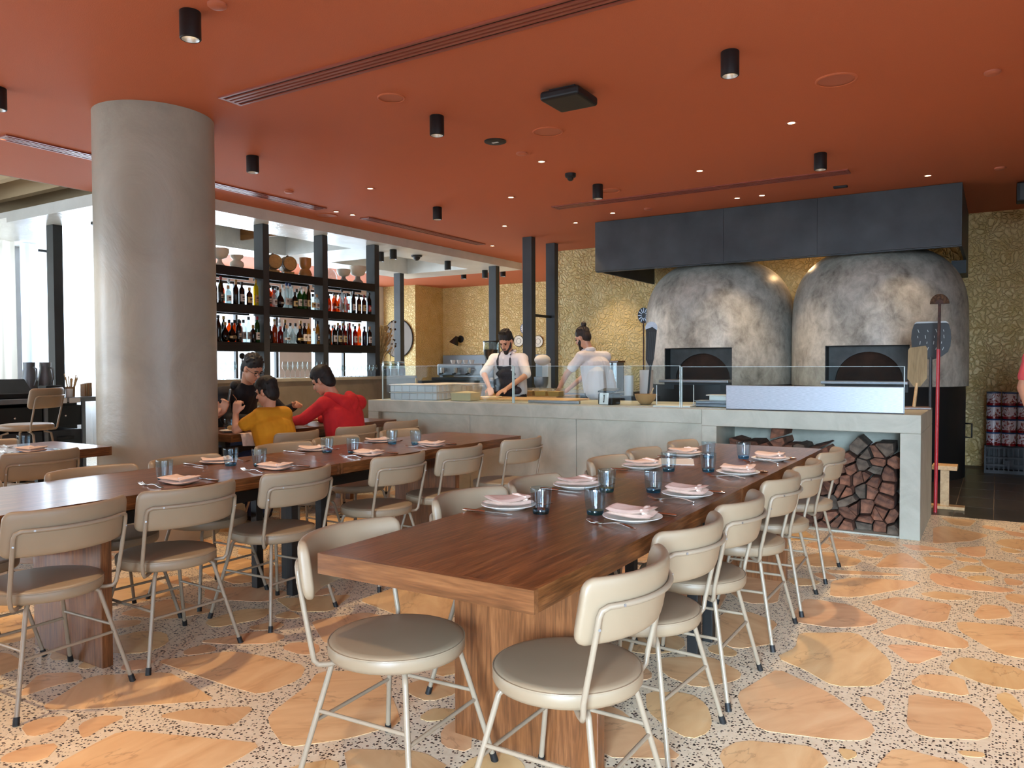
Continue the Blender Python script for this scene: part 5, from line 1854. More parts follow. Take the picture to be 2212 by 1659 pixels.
G().lathe([(0.09, 0.0), (0.095, 0.004), (0.09, 0.06), (0.06, 0.12), (0.02, 0.145), (0.015, 0.16), (0.02, 0.17), (0.0, 0.175)], 28, cap0=False, cap1=False).obj('bell', 'glass', t, 50)

# ---- wine glasses along the bar top
def make_wineglass(nm, sc):
    t = thing('wine_glass', 'x', 'glass')
    pr = [(0.0, 0.0), (0.034, 0.0), (0.034, 0.003), (0.006, 0.007), (0.0042, 0.02), (0.0042, 0.085), (0.012, 0.098), (0.034, 0.125), (0.04, 0.15), (0.038, 0.18), (0.031, 0.215)]
    G().lathe([(r * sc, z * sc) for r, z in pr], 24, cap0=False, cap1=False).obj('glass_shell', 'glass', t, 50)
    return remember(t)


wg, wg2 = make_wineglass('a', 1.0), make_wineglass('b', 0.78)
for k in range(9):
    place(wg, (-7.80 - 0.0 * k, 6.98 + k * 0.085, BT + 0.0005), 0, 'large clear wine glass standing on the bar top, centre bay', 'glass', 'wine glasses on the bar')
for k in range(9):
    place(wg, (-7.78 - 0.09 * (k % 2), 6.02 + k * 0.07, BT + 0.0005), 0, 'clear wine glass on the bar top beside the column', 'glass', 'wine glasses by the column')
for r_ in range(2):
    for k in range(10):
        place(wg2, (-7.78 - r_ * 0.08, 7.93 + k * 0.082, BT + 0.0005), 0, 'small clear wine glass in the double row on the bar top, end bay', 'glass', 'small wine glasses in the end bay')
t = thing('beer_tap', 'black beer tap with a round badge on the bar', 'tap', (-8.0, 6.47, BT + 0.0005))
G().cone((0, 0, 0), (0, 0, 0.16), 0.03, 0.022, 14).obj('column', 'darksteel', t, 40)
G().tube([(0, 0, 0.15), (0.05, -0.05, 0.16), (0.07, -0.07, 0.13)], 0.012, 8).obj('spout', 'black', t, 40)
G().cone((0.0, 0, 0.16), (0.0, 0, 0.25), 0.008, 0.008, 8).obj('lever', 'black', t)
b = G().lathe([(0.0, -0.008), (0.038, -0.008), (0.038, 0.008), (0.0, 0.008)], 24, cap0=False, cap1=False)
b.v = [(z, x, y + 0.285) for x, y, z in b.v]
b.obj('badge', 'black', t, 40)

# ---- jars on the bar end, dried flowers
MAT['jarred'] = flat('chilli filling', (120, 46, 26), 0.7)
MAT['jartan'] = flat('grain filling', (178, 138, 84), 0.8)
MAT['jardark'] = flat('dark bean filling', (58, 34, 24), 0.7)
for k in range(6):
    t = thing('glass_jar', 'clip top glass jar of %s on the bar end' % ['dark beans', 'dried chillies', 'pale grain', 'spice', 'orange peel', 'grain'][k], 'jar', (-7.83 - (k % 2) * 0.1, 8.98 + k * 0.088, BT + 0.0005), 0, 'glass jars on the bar end')
    G().lathe([(0.0, 0.002), (0.05, 0.002), (0.056, 0.01), (0.056, 0.15), (0.045, 0.175), (0.045, 0.19), (0.043, 0.19), (0.043, 0.175), (0.054, 0.149), (0.054, 0.01)], 24, cap0=False, cap1=False).obj('jar_wall', 'glass', t, 50)
    G().lathe([(0.0, 0.004), (0.052, 0.005), (0.052, 0.11), (0.0, 0.115)], 20, cap0=False, cap1=False).obj('filling', ['jardark', 'jarred', 'jartan', 'jardark', 'jarred', 'jartan'][k], t, 50)
    G().lathe([(0.048, 0.192), (0.05, 0.196), (0.048, 0.215), (0.02, 0.224), (0.0, 0.226)], 24, cap0=True, cap1=False).obj('lid', 'glass', t, 50)
    G().tube([(0.049 * math.cos(a), 0.049 * math.sin(a), 0.185) for a in np.linspace(0, 2 * PI, 20, endpoint=False)], 0.0025, 5, closed=True).obj('wire_clip', 'cutlery', t)
MAT['straw'] = noisy('dried grass', (168, 138, 88), (206, 180, 130), 20, 2, 0.9, vary=0.3)
MAT['seed'] = flat('dark seed head', (64, 46, 34), 0.9)
t = thing('dried_grass_bunch', 'bunch of pale dried grass in a vase at the bar end', 'dried flowers', (-8.13, 9.15, BT + 0.0005))
G().lathe([(0.0, 0), (0.05, 0), (0.06, 0.08), (0.045, 0.16), (0.05, 0.18), (0.044, 0.18), (0.0, 0.15)], 24, cap0=False, cap1=False).obj('vase', 'ceramic2', t, 50)
rg = random.Random(5)
gr = G()
for k in range(150):
    a, l = rg.uniform(0, 2 * PI), rg.uniform(0.22, 0.64)
    sp = rg.uniform(0.03, 0.22)
    p0 = Vector((0.02 * math.cos(a), 0.02 * math.sin(a), 0.15))
    p2 = Vector((sp * math.cos(a), sp * math.sin(a), 0.15 + l))
    p1 = p0.lerp(p2, 0.55) + Vector((0, 0, 0.05))
    gr.tube([p0, p1, p2, p2 + Vector((0.02 * math.cos(a), 0.02 * math.sin(a), -0.01))], [0.002, 0.006, 0.014, 0.002], 5)
tag(gr.obj('grass_plumes', 'straw', t, 60), kind='stuff')
t = thing('dried_stem_bunch', 'spray of thin dried stems with dark seed heads beside the black post', 'dried flowers', (-8.15, 9.42, BT + 0.0005))
G().lathe([(0.0, 0), (0.04, 0), (0.05, 0.06), (0.03, 0.13), (0.034, 0.14), (0.028, 0.14), (0.0, 0.11)], 24, cap0=False, cap1=False).obj('vase', 'ceramic2', t, 50)
for k in range(11):
    a, l = rg.uniform(0, 2 * PI), rg.uniform(0.3, 0.75)
    tip = Vector((0.05 * math.cos(a), 0.05 * math.sin(a) + rg.uniform(0.0, 0.2), 0.13 + l))
    s = G().tube([(0, 0, 0.12), Vector((0, 0.02, 0.12 + l * 0.5)), tip], 0.0022, 5).obj('stem', 'straw', t)
    G().sph(tip, rg.uniform(0.012, 0.02), 8, 6).obj('seed_head', 'seed', s, 60)

# ================================================================== POSTS
for (x, y, zt, w), lab in zip([(-6.05, 10.2, CEIL, 0.16), (-6.05, 10.92, CEIL, 0.16), (-7.83, 11.95, 3.12, 0.16), (-10.0, 11.85, 3.12, 0.16), (-10.22, 5.38, 3.12, 0.16)],
                              ['closer of the two posts joined by a crossbar', 'further of the two posts joined by a crossbar', 'under the canopy corner behind the grinder', 'beside the dried flowers under the canopy', 'at the window end of the canopy']):
    g = G().box(x - w / 2, x + w / 2, y - 0.06, y + 0.06, 0, zt - 0.0005)
    tag(g.obj('steel_post', 'post', bevel=0.004), 'square charcoal steel post, ' + lab, 'post', 'steel posts')
tag(G().box(-6.07, -6.03, 10.2605, 10.8595, 2.06, 2.10).obj('crossbar', 'black'), 'thin black crossbar between the two tall posts', 'bar')

# ================================================================== FAR NOOK
bq = thing('banquette', 'blue grey upholstered banquette along the distant gold wall', 'banquette', (-9.2, 15.55, 0))
for k in range(4):
    G().box(-2.6 + k * 1.3, -2.6 + k * 1.3 + 1.29, 0.1, 0.24, 0.45, 1.56).obj('back_panel', 'tilewall', bq, bevel=0.01)
G().box(-2.6, 2.6, -0.45, 0.24, 0, 0.4495).obj('seat_base', 'tilewall', bq, bevel=0.01)
t = thing('wall_lamp', 'black cone wall lamp on the distant gold wall', 'lamp', (-11.35, 15.79, 1.96))
G().lathe([(0.0, -0.02), (0.09, -0.02), (0.09, 0.0), (0.0, 0.0)], 24, cap0=False, cap1=False).obj('backplate', 'black', t)
p = bpy.data.objects[t.children[-1].name]
p.rotation_euler = (R(90), 0, 0)
G().cone((-0.10, -0.16, -0.12), (-0.02, -0.12, 0.06), 0.12, 0.035, 20, caps=True).obj('shade', 'black', t, 40)
G().cone((-0.02, -0.12, 0.05), (0.0, -0.02, 0.03), 0.012, 0.012, 8).obj('arm', 'black', t)
for (x, z, r, m), lab in zip([(-9.65, 1.88, 0.135, 'ceramic'), (-9.47, 2.17, 0.13, 'plate'), (-9.12, 1.86, 0.14, 'ceramic')], ['cream decorative wall plate with a round motif', 'white wall plate with a blue dotted rim beside the post', 'dark rimmed wall plate half behind the post']):
    t = thing('wall_plate', lab, 'plate', (x, 15.79, z))
    g = G().lathe([(0.0, 0.0), (r, 0.012), (r, 0.018), (r * 0.7, 0.014), (r * 0.68, 0.010), (0.0, 0.010)], 32, cap0=False, cap1=False)
    g.v = [(a, -c_, b) for a, b, c_ in g.v]
    pl = g.obj('plate_body', m, t, 40)
    g = G().tube([(r * 0.97 * math.cos(a), -0.018, r * 0.97 * math.sin(a)) for a in np.linspace(0, 2 * PI, 32, endpoint=False)], 0.006, 5, closed=True)
    g.obj('rim_band', 'jardark' if m == 'ceramic' else 'bluerim', t)
    g = G().tube([(r * 0.45 * math.cos(a), -0.013, r * 0.45 * math.sin(a)) for a in np.linspace(0, 2 * PI, 24, endpoint=False)], 0.005, 5, closed=True)
    g.obj('motif_ring', 'ceramic2', t)
    if m == 'plate':
        for k in range(14):
            a = 2 * PI * k / 14
            G().sph((r * 0.8 * math.cos(a), -0.017, r * 0.8 * math.sin(a)), (0.011, 0.003, 0.011), 8, 5).obj('rim_dot', 'bluerim', pl)
t = thing('round_mirror', 'large dark round mirror in the distant nook behind a post', 'mirror', (-12.42, 14.68, 1.97))
MAT['mirror'] = flat('smoked mirror', (104, 88, 72), 0.5, 0.0)
g = G().lathe([(0.0, 0.0), (0.46, 0.0), (0.46, 0.02), (0.0, 0.022)], 40, cap0=False, cap1=False)
g.v = [(a, -c_, b) for a, b, c_ in g.v]
g.obj('mirror_disc', 'mirror', t, 40)
g = G().tube([(0.46 * math.cos(a), -0.012, 0.46 * math.sin(a)) for a in np.linspace(0, 2 * PI, 40, endpoint=False)], 0.014, 6, closed=True)
g.obj('rim', 'black', t, 60)

# ================================================================== COFFEE BENCH AND KITCHEN ISLAND
t = thing('coffee_bench', 'grey service bench carrying the coffee machine behind the counter', 'bench', (-6.95, 9.95, 0))
G().box(-0.75, 0.65, -0.35, 0.35, 0, 1.04).obj('carcass', 'tilewall', t)
G().box(-0.77, 0.67, -0.37, 0.37, 1.0405, 1.08).obj('bench_top', 'darksteel', t, bevel=0.004)
t = thing('coffee_machine', 'chrome espresso machine with three group heads on the service bench', 'machine', (-7.05, 9.9, 1.0805))
G().box(-0.45, 0.40, -0.1, 0.28, 0.08, 0.26).obj('body', 'steel', t, bevel=0.015)
G().box(-0.45, 0.40, -0.25, 0.28, 0, 0.05).obj('drip_tray', 'darksteel', t, bevel=0.008)
for sx in (-0.42, 0.36):
    G().box(sx - 0.02, sx + 0.04, -0.05, 0.25, 0.05, 0.0798).obj('foot', 'steel', t)
for k in range(3):
    x = -0.28 + k * 0.25
    gh = G().cone((x, -0.17, 0.20), (x, -0.17, 0.12), 0.04, 0.036, 16).obj('group_head', 'cutlery', t, 40)
    G().cone((x, -0.1005, 0.17), (x, -0.17, 0.17), 0.03, 0.03, 10).obj('neck', 'cutlery', gh, 40)
    G().tube([(x, -0.18, 0.115), (x + 0.01, -0.28, 0.105)], 0.012, 8).obj('portafilter_handle', 'black', gh, 40)
for k in range(4):
    c = thing('stacked_cup', 'white cup standing on top of the espresso machine', 'cup', (-7.35 + k * 0.12, 10.02, 1.342), 0, 'cups on the espresso machine')
    G().lathe([(0.0, 0.0), (0.025, 0), (0.038, 0.03), (0.042, 0.06), (0.038, 0.06), (0.033, 0.03), (0.0, 0.008)], 20, cap0=False, cap1=False).obj('cup_wall', 'plate', c, 50)
t = thing('coffee_grinder', 'coffee grinder with a clear hopper of beans on the service bench', 'grinder', (-6.45, 9.75, 1.0805))
G().lathe([(0.0, 0), (0.09, 0), (0.09, 0.02), (0.07, 0.05), (0.085, 0.1), (0.085, 0.24), (0.06, 0.27)], 24, cap0=False).obj('body', 'steel', t, 40)
hp = G().lathe([(0.05, 0.271), (0.11, 0.40), (0.12, 0.58), (0.117, 0.58), (0.107, 0.40), (0.047, 0.271)], 24, cap0=False, cap1=False).obj('hopper', 'glass', t, 50)
G().lathe([(0.0, 0.275), (0.045, 0.275), (0.10, 0.40), (0.105, 0.47), (0.0, 0.48)], 20, cap0=False, cap1=False).obj('beans', 'jardark', hp, 50)
G().lathe([(0.121, 0.581), (0.121, 0.60), (0.0, 0.605)], 24, cap1=False).obj('hopper_lid', 'black', t, 40)
t = thing('prep_island', 'steel prep island with a wooden top behind the long counter', 'bench', (-5.48, 8.75, 0))
G().box(-0.85, 0.85, -0.30, 0.30, 0, 0.88).obj('carcass', 'darksteel', t)
G().box(-0.87, 0.87, -0.32, 0.32, 0.8805, 0.93).obj('wood_top', 'palewood', t, bevel=0.004)
MAT['cheese'] = flat('yellow filling', (214, 178, 104), 0.8)
for k in range(6):
    c = thing('ingredient_tub', 'small clear tub of yellow topping in a row on the prep island', 'tub', (-5.62 + k * 0.19, 8.53, 0.9305), 0, 'ingredient tubs on the prep island')
    f = frustum(0.075, 0.085, 0, 0.10)
    f.obj('tub_wall', 'tub', c)
    f = frustum(0.073, 0.08, 0.003, 0.06)
    f.f.append((4, 5, 6, 7))
    f.obj('filling', ['cheese', 'flour', 'cheese', 'jartan', 'cheese', 'cheese'][k], c)
t = thing('mixer', 'white stand mixer on the bench behind the cook with the bun', 'mixer', (-5.55, 9.75, 0.93))
G().box(-0.10, 0.10, -0.16, 0.16, 0, 0.04).obj('foot', 'white', t, bevel=0.012)
G().box(-0.05, 0.05, 0.05, 0.15, 0.0405, 0.42).obj('neck', 'white', t, bevel=0.012)
G().sph((0, -0.02, 0.46), (0.075, 0.20, 0.08)).obj('head', 'white', t, 60)
G().lathe([(0.0, 0.05), (0.07, 0.05), (0.10, 0.12), (0.105, 0.22), (0.10, 0.22), (0.065, 0.07), (0.0, 0.06)], 24, (0, -0.06, 0), cap0=False, cap1=False).obj('bowl', 'steel', t, 50)
t = thing('rear_bench', 'low dark bench carrying the white mixer and the glass cabinet', 'bench', (-5.2, 10.15, 0))
G().box(-0.65, 0.75, -0.55, 0.75, 0, 0.8995).obj('carcass', 'darksteel', t)
G().box(-0.66, 0.76, -0.56, 0.76, 0.9, 0.9295).obj('bench_top', 'steel', t, bevel=0.004)
t = thing('glass_cabinet', 'small glass fronted warming cabinet with a brown wooden lid', 'cabinet', (-4.85, 10.5, 0.93))
G().box(-0.17, 0.17, 0.10, 0.12, 0, 0.42).obj('back', 'darksteel', t)
for sx in (-0.17, 0.155):
    G().box(sx, sx + 0.015, -0.12, 0.0995, 0, 0.42).obj('side', 'steel', t)
G().box(-0.154, 0.154, -0.115, -0.108, 0.01, 0.415).obj('glass_door', 'glass', t)
G().box(-0.154, 0.154, -0.10, 0.099, 0.2, 0.21).obj('shelf', 'steel', t)
G().box(-0.19, 0.19, -0.14, 0.13, 0.4205, 0.445).obj('lid', 'edgewood', t, bevel=0.004)
t = thing('paper_towel_roll', 'pale paper towel roll standing on the counter back by the oven tools', 'paper roll', (-3.95, 9.35, 0))
G().box(-0.25, 0.25, -0.2, 0.2, 0, 0.92).obj('plinth', 'darksteel', t)
G().cone((-0.1, 0, 0.9205), (-0.1, 0, 1.18), 0.06, 0.06, 20).obj('roll', 'white', t, 40)
G().cone((0.12, 0.05, 0.9205), (0.12, 0.05, 1.25), 0.085, 0.085, 20).obj('container', 'doughbox', t, 40)

# ================================================================== WAITER STATION
MAT['metalgrey'] = noisy('grey enamelled metal', (112, 116, 120), (128, 132, 136), 4, 3, 0.4, metal=0.3)
MAT['drawerdark'] = flat('dark metal drawer', (48, 50, 54), 0.45, 0.2)
ws = thing('waiter_station', 'grey metal waiter station with black drawers by the window', 'station', (-9.4, 3.4, 0))
G().box(-0.72, 0.02, 0, 2.16, 0.90, 0.955).obj('desktop', 'metalgrey', ws, bevel=0.004)
for y in (0.03, 0.72, 1.40, 1.84, 2.10):
    G().box(-0.03, 0.0, y, y + 0.04, 0, 0.8995).obj('leg', 'metalgrey', ws)
G().box(-0.70, -0.66, 0.03, 2.14, 0.02, 0.8995).obj('back_sheet', 'black', ws)
G().box(-0.655, -0.031, 0.03, 2.14, 0.02, 0.06).obj('bottom_sheet', 'black', ws)
for y0, y1 in ((0.08, 0.70), (0.77, 1.38), (1.445, 1.835)):
    for k, (za, zb, m) in enumerate(((0.62, 0.86, 'black'), (0.36, 0.57, 'drawerdark'), (0.10, 0.31, 'drawerdark'))):
        d = G().box(-0.55, -0.012, y0, y1, za, zb).obj('drawer', m, ws, bevel=0.004)
        if k:
            G().box(-0.0115, 0.004, (y0 + y1) / 2 - 0.10, (y0 + y1) / 2 + 0.10, (za + zb) / 2 - 0.01, (za + zb) / 2 + 0.03).obj('handle', 'black', d, bevel=0.004)
        else:
            G().sph((0.0, (y0 + y1) / 2, (za + zb) / 2), 0.014, 10, 7).obj('knob', 'cutlery', d, 60)
for k in range(2):
    tag(G().obox((-9.375, 4.98 + k * 0.16, 0.92), (0.004, 0.13, 0.06)).obj('paper_note', 'paper'), 'white paper note stuck on the waiter station edge, %s' % ('by the drawers', 'by the column')[k], 'note')
DT = 0.9555
t = thing('till_screen', 'black till with a slanted screen on the waiter station', 'till', (-9.75, 4.55, DT))
G().box(-0.2, 0.2, -0.25, 0.25, 0, 0.06).obj('base', 'black', t, bevel=0.01)
G().obox((0.02, 0, 0.13), (0.03, 0.48, 0.26), ry=R(-50)).obj('screen', 'darksteel', t, bevel=0.006)
t = thing('receipt_printer', 'black receipt printer beside the till', 'printer', (-9.6, 4.98, DT))
G().box(-0.09, 0.09, -0.10, 0.10, 0, 0.14).obj('case', 'black', t, bevel=0.01)
G().box(0.02, 0.06, -0.07, 0.07, 0.1405, 0.146).obj('paper_slot', 'drawerdark', t)
t = thing('wooden_tray', 'shallow wooden tray holding a folded cloth on the waiter station', 'tray', (-9.55, 3.96, DT))
G().box(-0.16, 0.16, -0.28, 0.28, 0, 0.05).obj('tray_body', 'palewood', t, bevel=0.006)
G().box(-0.12, 0.12, -0.2, 0.2, 0.0505, 0.075).obj('cloth', 'white', t, bevel=0.008)
for k, y in enumerate((4.91, 5.10)):
    t = thing('steel_jug', 'tall steel water jug on the window ledge, %s' % ('half behind the other', 'in front of its twin')[k], 'jug', (-9.95, y, DT), R(80), 'steel water jugs')
    G().lathe([(0.0, 0), (0.075, 0), (0.085, 0.03), (0.09, 0.18), (0.062, 0.34), (0.064, 0.42), (0.058, 0.42), (0.056, 0.34), (0.0, 0.10)], 28, cap0=False, cap1=False).obj('jug_body', 'metalgrey', t, 50)
    G().tube([(0.03, -0.058, 0.36), (0.04, -0.13, 0.34), (0.04, -0.14, 0.22), (0.03, -0.085, 0.14)], 0.010, 8).obj('handle', 'metalgrey', t, 50)
t = thing('cutlery_pot', 'pot of wooden sticks on the waiter station', 'pot', (-9.62, 5.22, DT))
G().lathe([(0.0, 0), (0.05, 0), (0.055, 0.12), (0.05, 0.12), (0.0, 0.01)], 20, cap0=False, cap1=False).obj('pot_wall', 'bowl', t, 50)
for k in range(12):
    a = rg.uniform(0, 6.28)
    G().cone((0.02 * math.cos(a), 0.02 * math.sin(a), 0.02), (0.08 * math.cos(a), 0.09 * math.sin(a), 0.22 + 0.06 * rg.random()), 0.005, 0.006, 6).obj('stick', 'palewood', t)
t = thing('menu_rack', 'rack of brown menus beside the pot of sticks', 'rack', (-9.62, 5.42, DT))
for k in range(5):
    G().box(-0.05, 0.05, -0.05 + k * 0.02, -0.038 + k * 0.02, 0, 0.15 + 0.004 * k).obj('menu', 'batten' if k % 2 else 'bowl', t)
for k, y in enumerate((5.02, 5.12)):
    tag(G().lathe([(0.0, 0), (0.035, 0), (0.04, 0.10), (0.036, 0.10), (0.0, 0.01)], 20, (-9.46, y, DT), cap0=False, cap1=False).obj('paper_cup', 'white', None, 50), 'white paper cup on the waiter station, %s' % ('beside the printer', 'beside the pot of sticks')[k], 'cup')

# ---- curtains
MAT['sheer'] = clear('white sheer fabric', (255, 255, 255), 0.0, 0.6, body=0.6, bodyc=(240, 242, 245))
MAT['drape'] = clear('cream drape fabric', (150, 145, 138), 0.0, 0.6, body=0.9, bodyc=(168, 160, 148))
MAT['drapegrey'] = clear('blue grey drape', (190, 196, 210), 0.0, 0.6, body=0.8, bodyc=(184, 188, 202))


def curtain(y0, y1, z0, z1, x, mat, label, amp=0.05, per=0.16):
    n = max(8, int((y1 - y0) / 0.02))
    g = G()
    for i in range(n + 1):
        y = y0 + (y1 - y0) * i / n
        d = amp * math.sin(2 * PI * y / per) + 0.3 * amp * math.sin(2 * PI * y / (per * 2.7))
        for z, k in ((z0, 1.25), (z0 + (z1 - z0) * 0.5, 1.0), (z1, 0.6)):
            g.v.append((x + d * k, y, z))
    for i in range(n):
        for k in range(2):
            a = i * 3 + k
            g.f.append((a, a + 3, a + 4, a + 1))
    return tag(g.obj('curtain', mat, None, 80), label, 'curtain', 'window curtains')


curtain(1.0, 5.35, 0.05, 3.34, -12.45, 'drape', 'cream drape hanging beside the timber ceiling window')
curtain(5.4, 5.95, 0.05, 3.34, -12.42, 'drape', 'cream drape with tight folds at the window pier')
curtain(6.02, 6.28, 0.05, 3.34, -12.42, 'drapegrey', 'narrow blue grey drape between the cream drapes and the post', 0.04, 0.12)
curtain(6.55, 8.9, 0.05, 3.2, -12.5, 'sheer', 'white sheer curtain glowing behind the column')

# ================================================================== PEOPLE
def capsule(g, p0, p1, r0, r1, n=12):
    p0, p1 = Vector(p0), Vector(p1)
    d = p1 - p0
    L = d.length
    if L < 1e-5:
        g.sph(p0, max(r0, r1), n, 8)
        return
    d /= L
    a = d.orthogonal().normalized()
    b = d.cross(a)
    rings = []
    for t in (-80, -50, -22, 0):
        rings.append((p0 + d * (r0 * math.sin(R(t))), r0 * math.cos(R(t))))
    for t in (0, 22, 50, 80):
        rings.append((p1 + d * (r1 * math.sin(R(t))), r1 * math.cos(R(t))))
    vs, fs = [], []
    for c, r in rings:
        for k in range(n):
            t = 2 * PI * k / n
            vs.append(c + (a * math.cos(t) + b * math.sin(t)) * r)
    m = len(rings)
    for i in range(m - 1):
        for k in range(n):
            fs.append((i * n + k, i * n + (k + 1) % n, (i + 1) * n + (k + 1) % n, (i + 1) * n + k))
    fs += [tuple(reversed(range(n))), tuple(range((m - 1) * n, m * n))]
    g.add(vs, fs)


def blob(name, prims, mat, parent, voxel=0.008, it=4):
    """one continuous surface grown over all the given volumes"""
    g = G()
    for p in prims:
        if p[0] == 'c':
            capsule(g, *p[1:])
        else:
            g.sph(p[1], p[2], 18, 12, p[3] if len(p) > 3 else None)
    me = g.mesh(name)
    o = link(name, me)
    rm = o.modifiers.new('skin', 'REMESH')
    rm.mode = 'VOXEL'
    rm.voxel_size = voxel
    sm = o.modifiers.new('soft', 'SMOOTH')
    sm.iterations = it
    sm.factor = 0.5
    bpy.context.view_layer.update()
    nm = bpy.data.meshes.new_from_object(o.evaluated_get(bpy.context.evaluated_depsgraph_get()))
    o.modifiers.clear()
    o.data = nm
    nm.shade_smooth()
    nm.materials.clear()
    nm.materials.append(MAT[mat] if isinstance(mat, str) else mat)
    if parent is not None:
        o.parent = parent
        o.matrix_parent_inverse = Matrix.Translation(-parent.location)
    return o


def hand_prims(w, d, n, side, curl, s=1.0):
    """w wrist, d pointing along the hand, n back of the hand, side = +-1 thumb side"""
    w, d, n = Vector(w), Vector(d).normalized(), Vector(n)
    n = (n - d * n.dot(d)).normalized()
    l = d.cross(n) * side
    out = []
    for k in range(4):
        o = (-0.030 + 0.020 * k) * s
        out.append(('c', w + d * 0.012 * s + l * o * 0.6, w + d * 0.082 * s + l * o, 0.015 * s, 0.012 * s))
    ln = (0.060, 0.076, 0.082, 0.074)
    for k in range(4):
        p = w + d * 0.085 * s + l * (-0.030 + 0.020 * k) * s
        a = curl * 0.5
        for q, fr in enumerate((0.45, 0.32, 0.23)):
            e = p + (d * math.cos(a) - n * math.sin(a)) * ln[k] * fr * s
            out.append(('c', p, e, (0.0092 - 0.0008 * q) * s, (0.0086 - 0.001 * q) * s))
            p = e
            a += curl * 0.75
    p = w + d * 0.025 * s + l * 0.026 * s
    e = p + (d * 0.7 + l * 0.65 - n * 0.25).normalized() * 0.042 * s
    f = e + (d * 0.9 + l * 0.1 - n * (0.2 + 0.3 * curl)).normalized() * 0.034 * s
    out += [('c', p, e, 0.014 * s, 0.0105 * s), ('c', e, f, 0.0105 * s, 0.008 * s)]
    return out


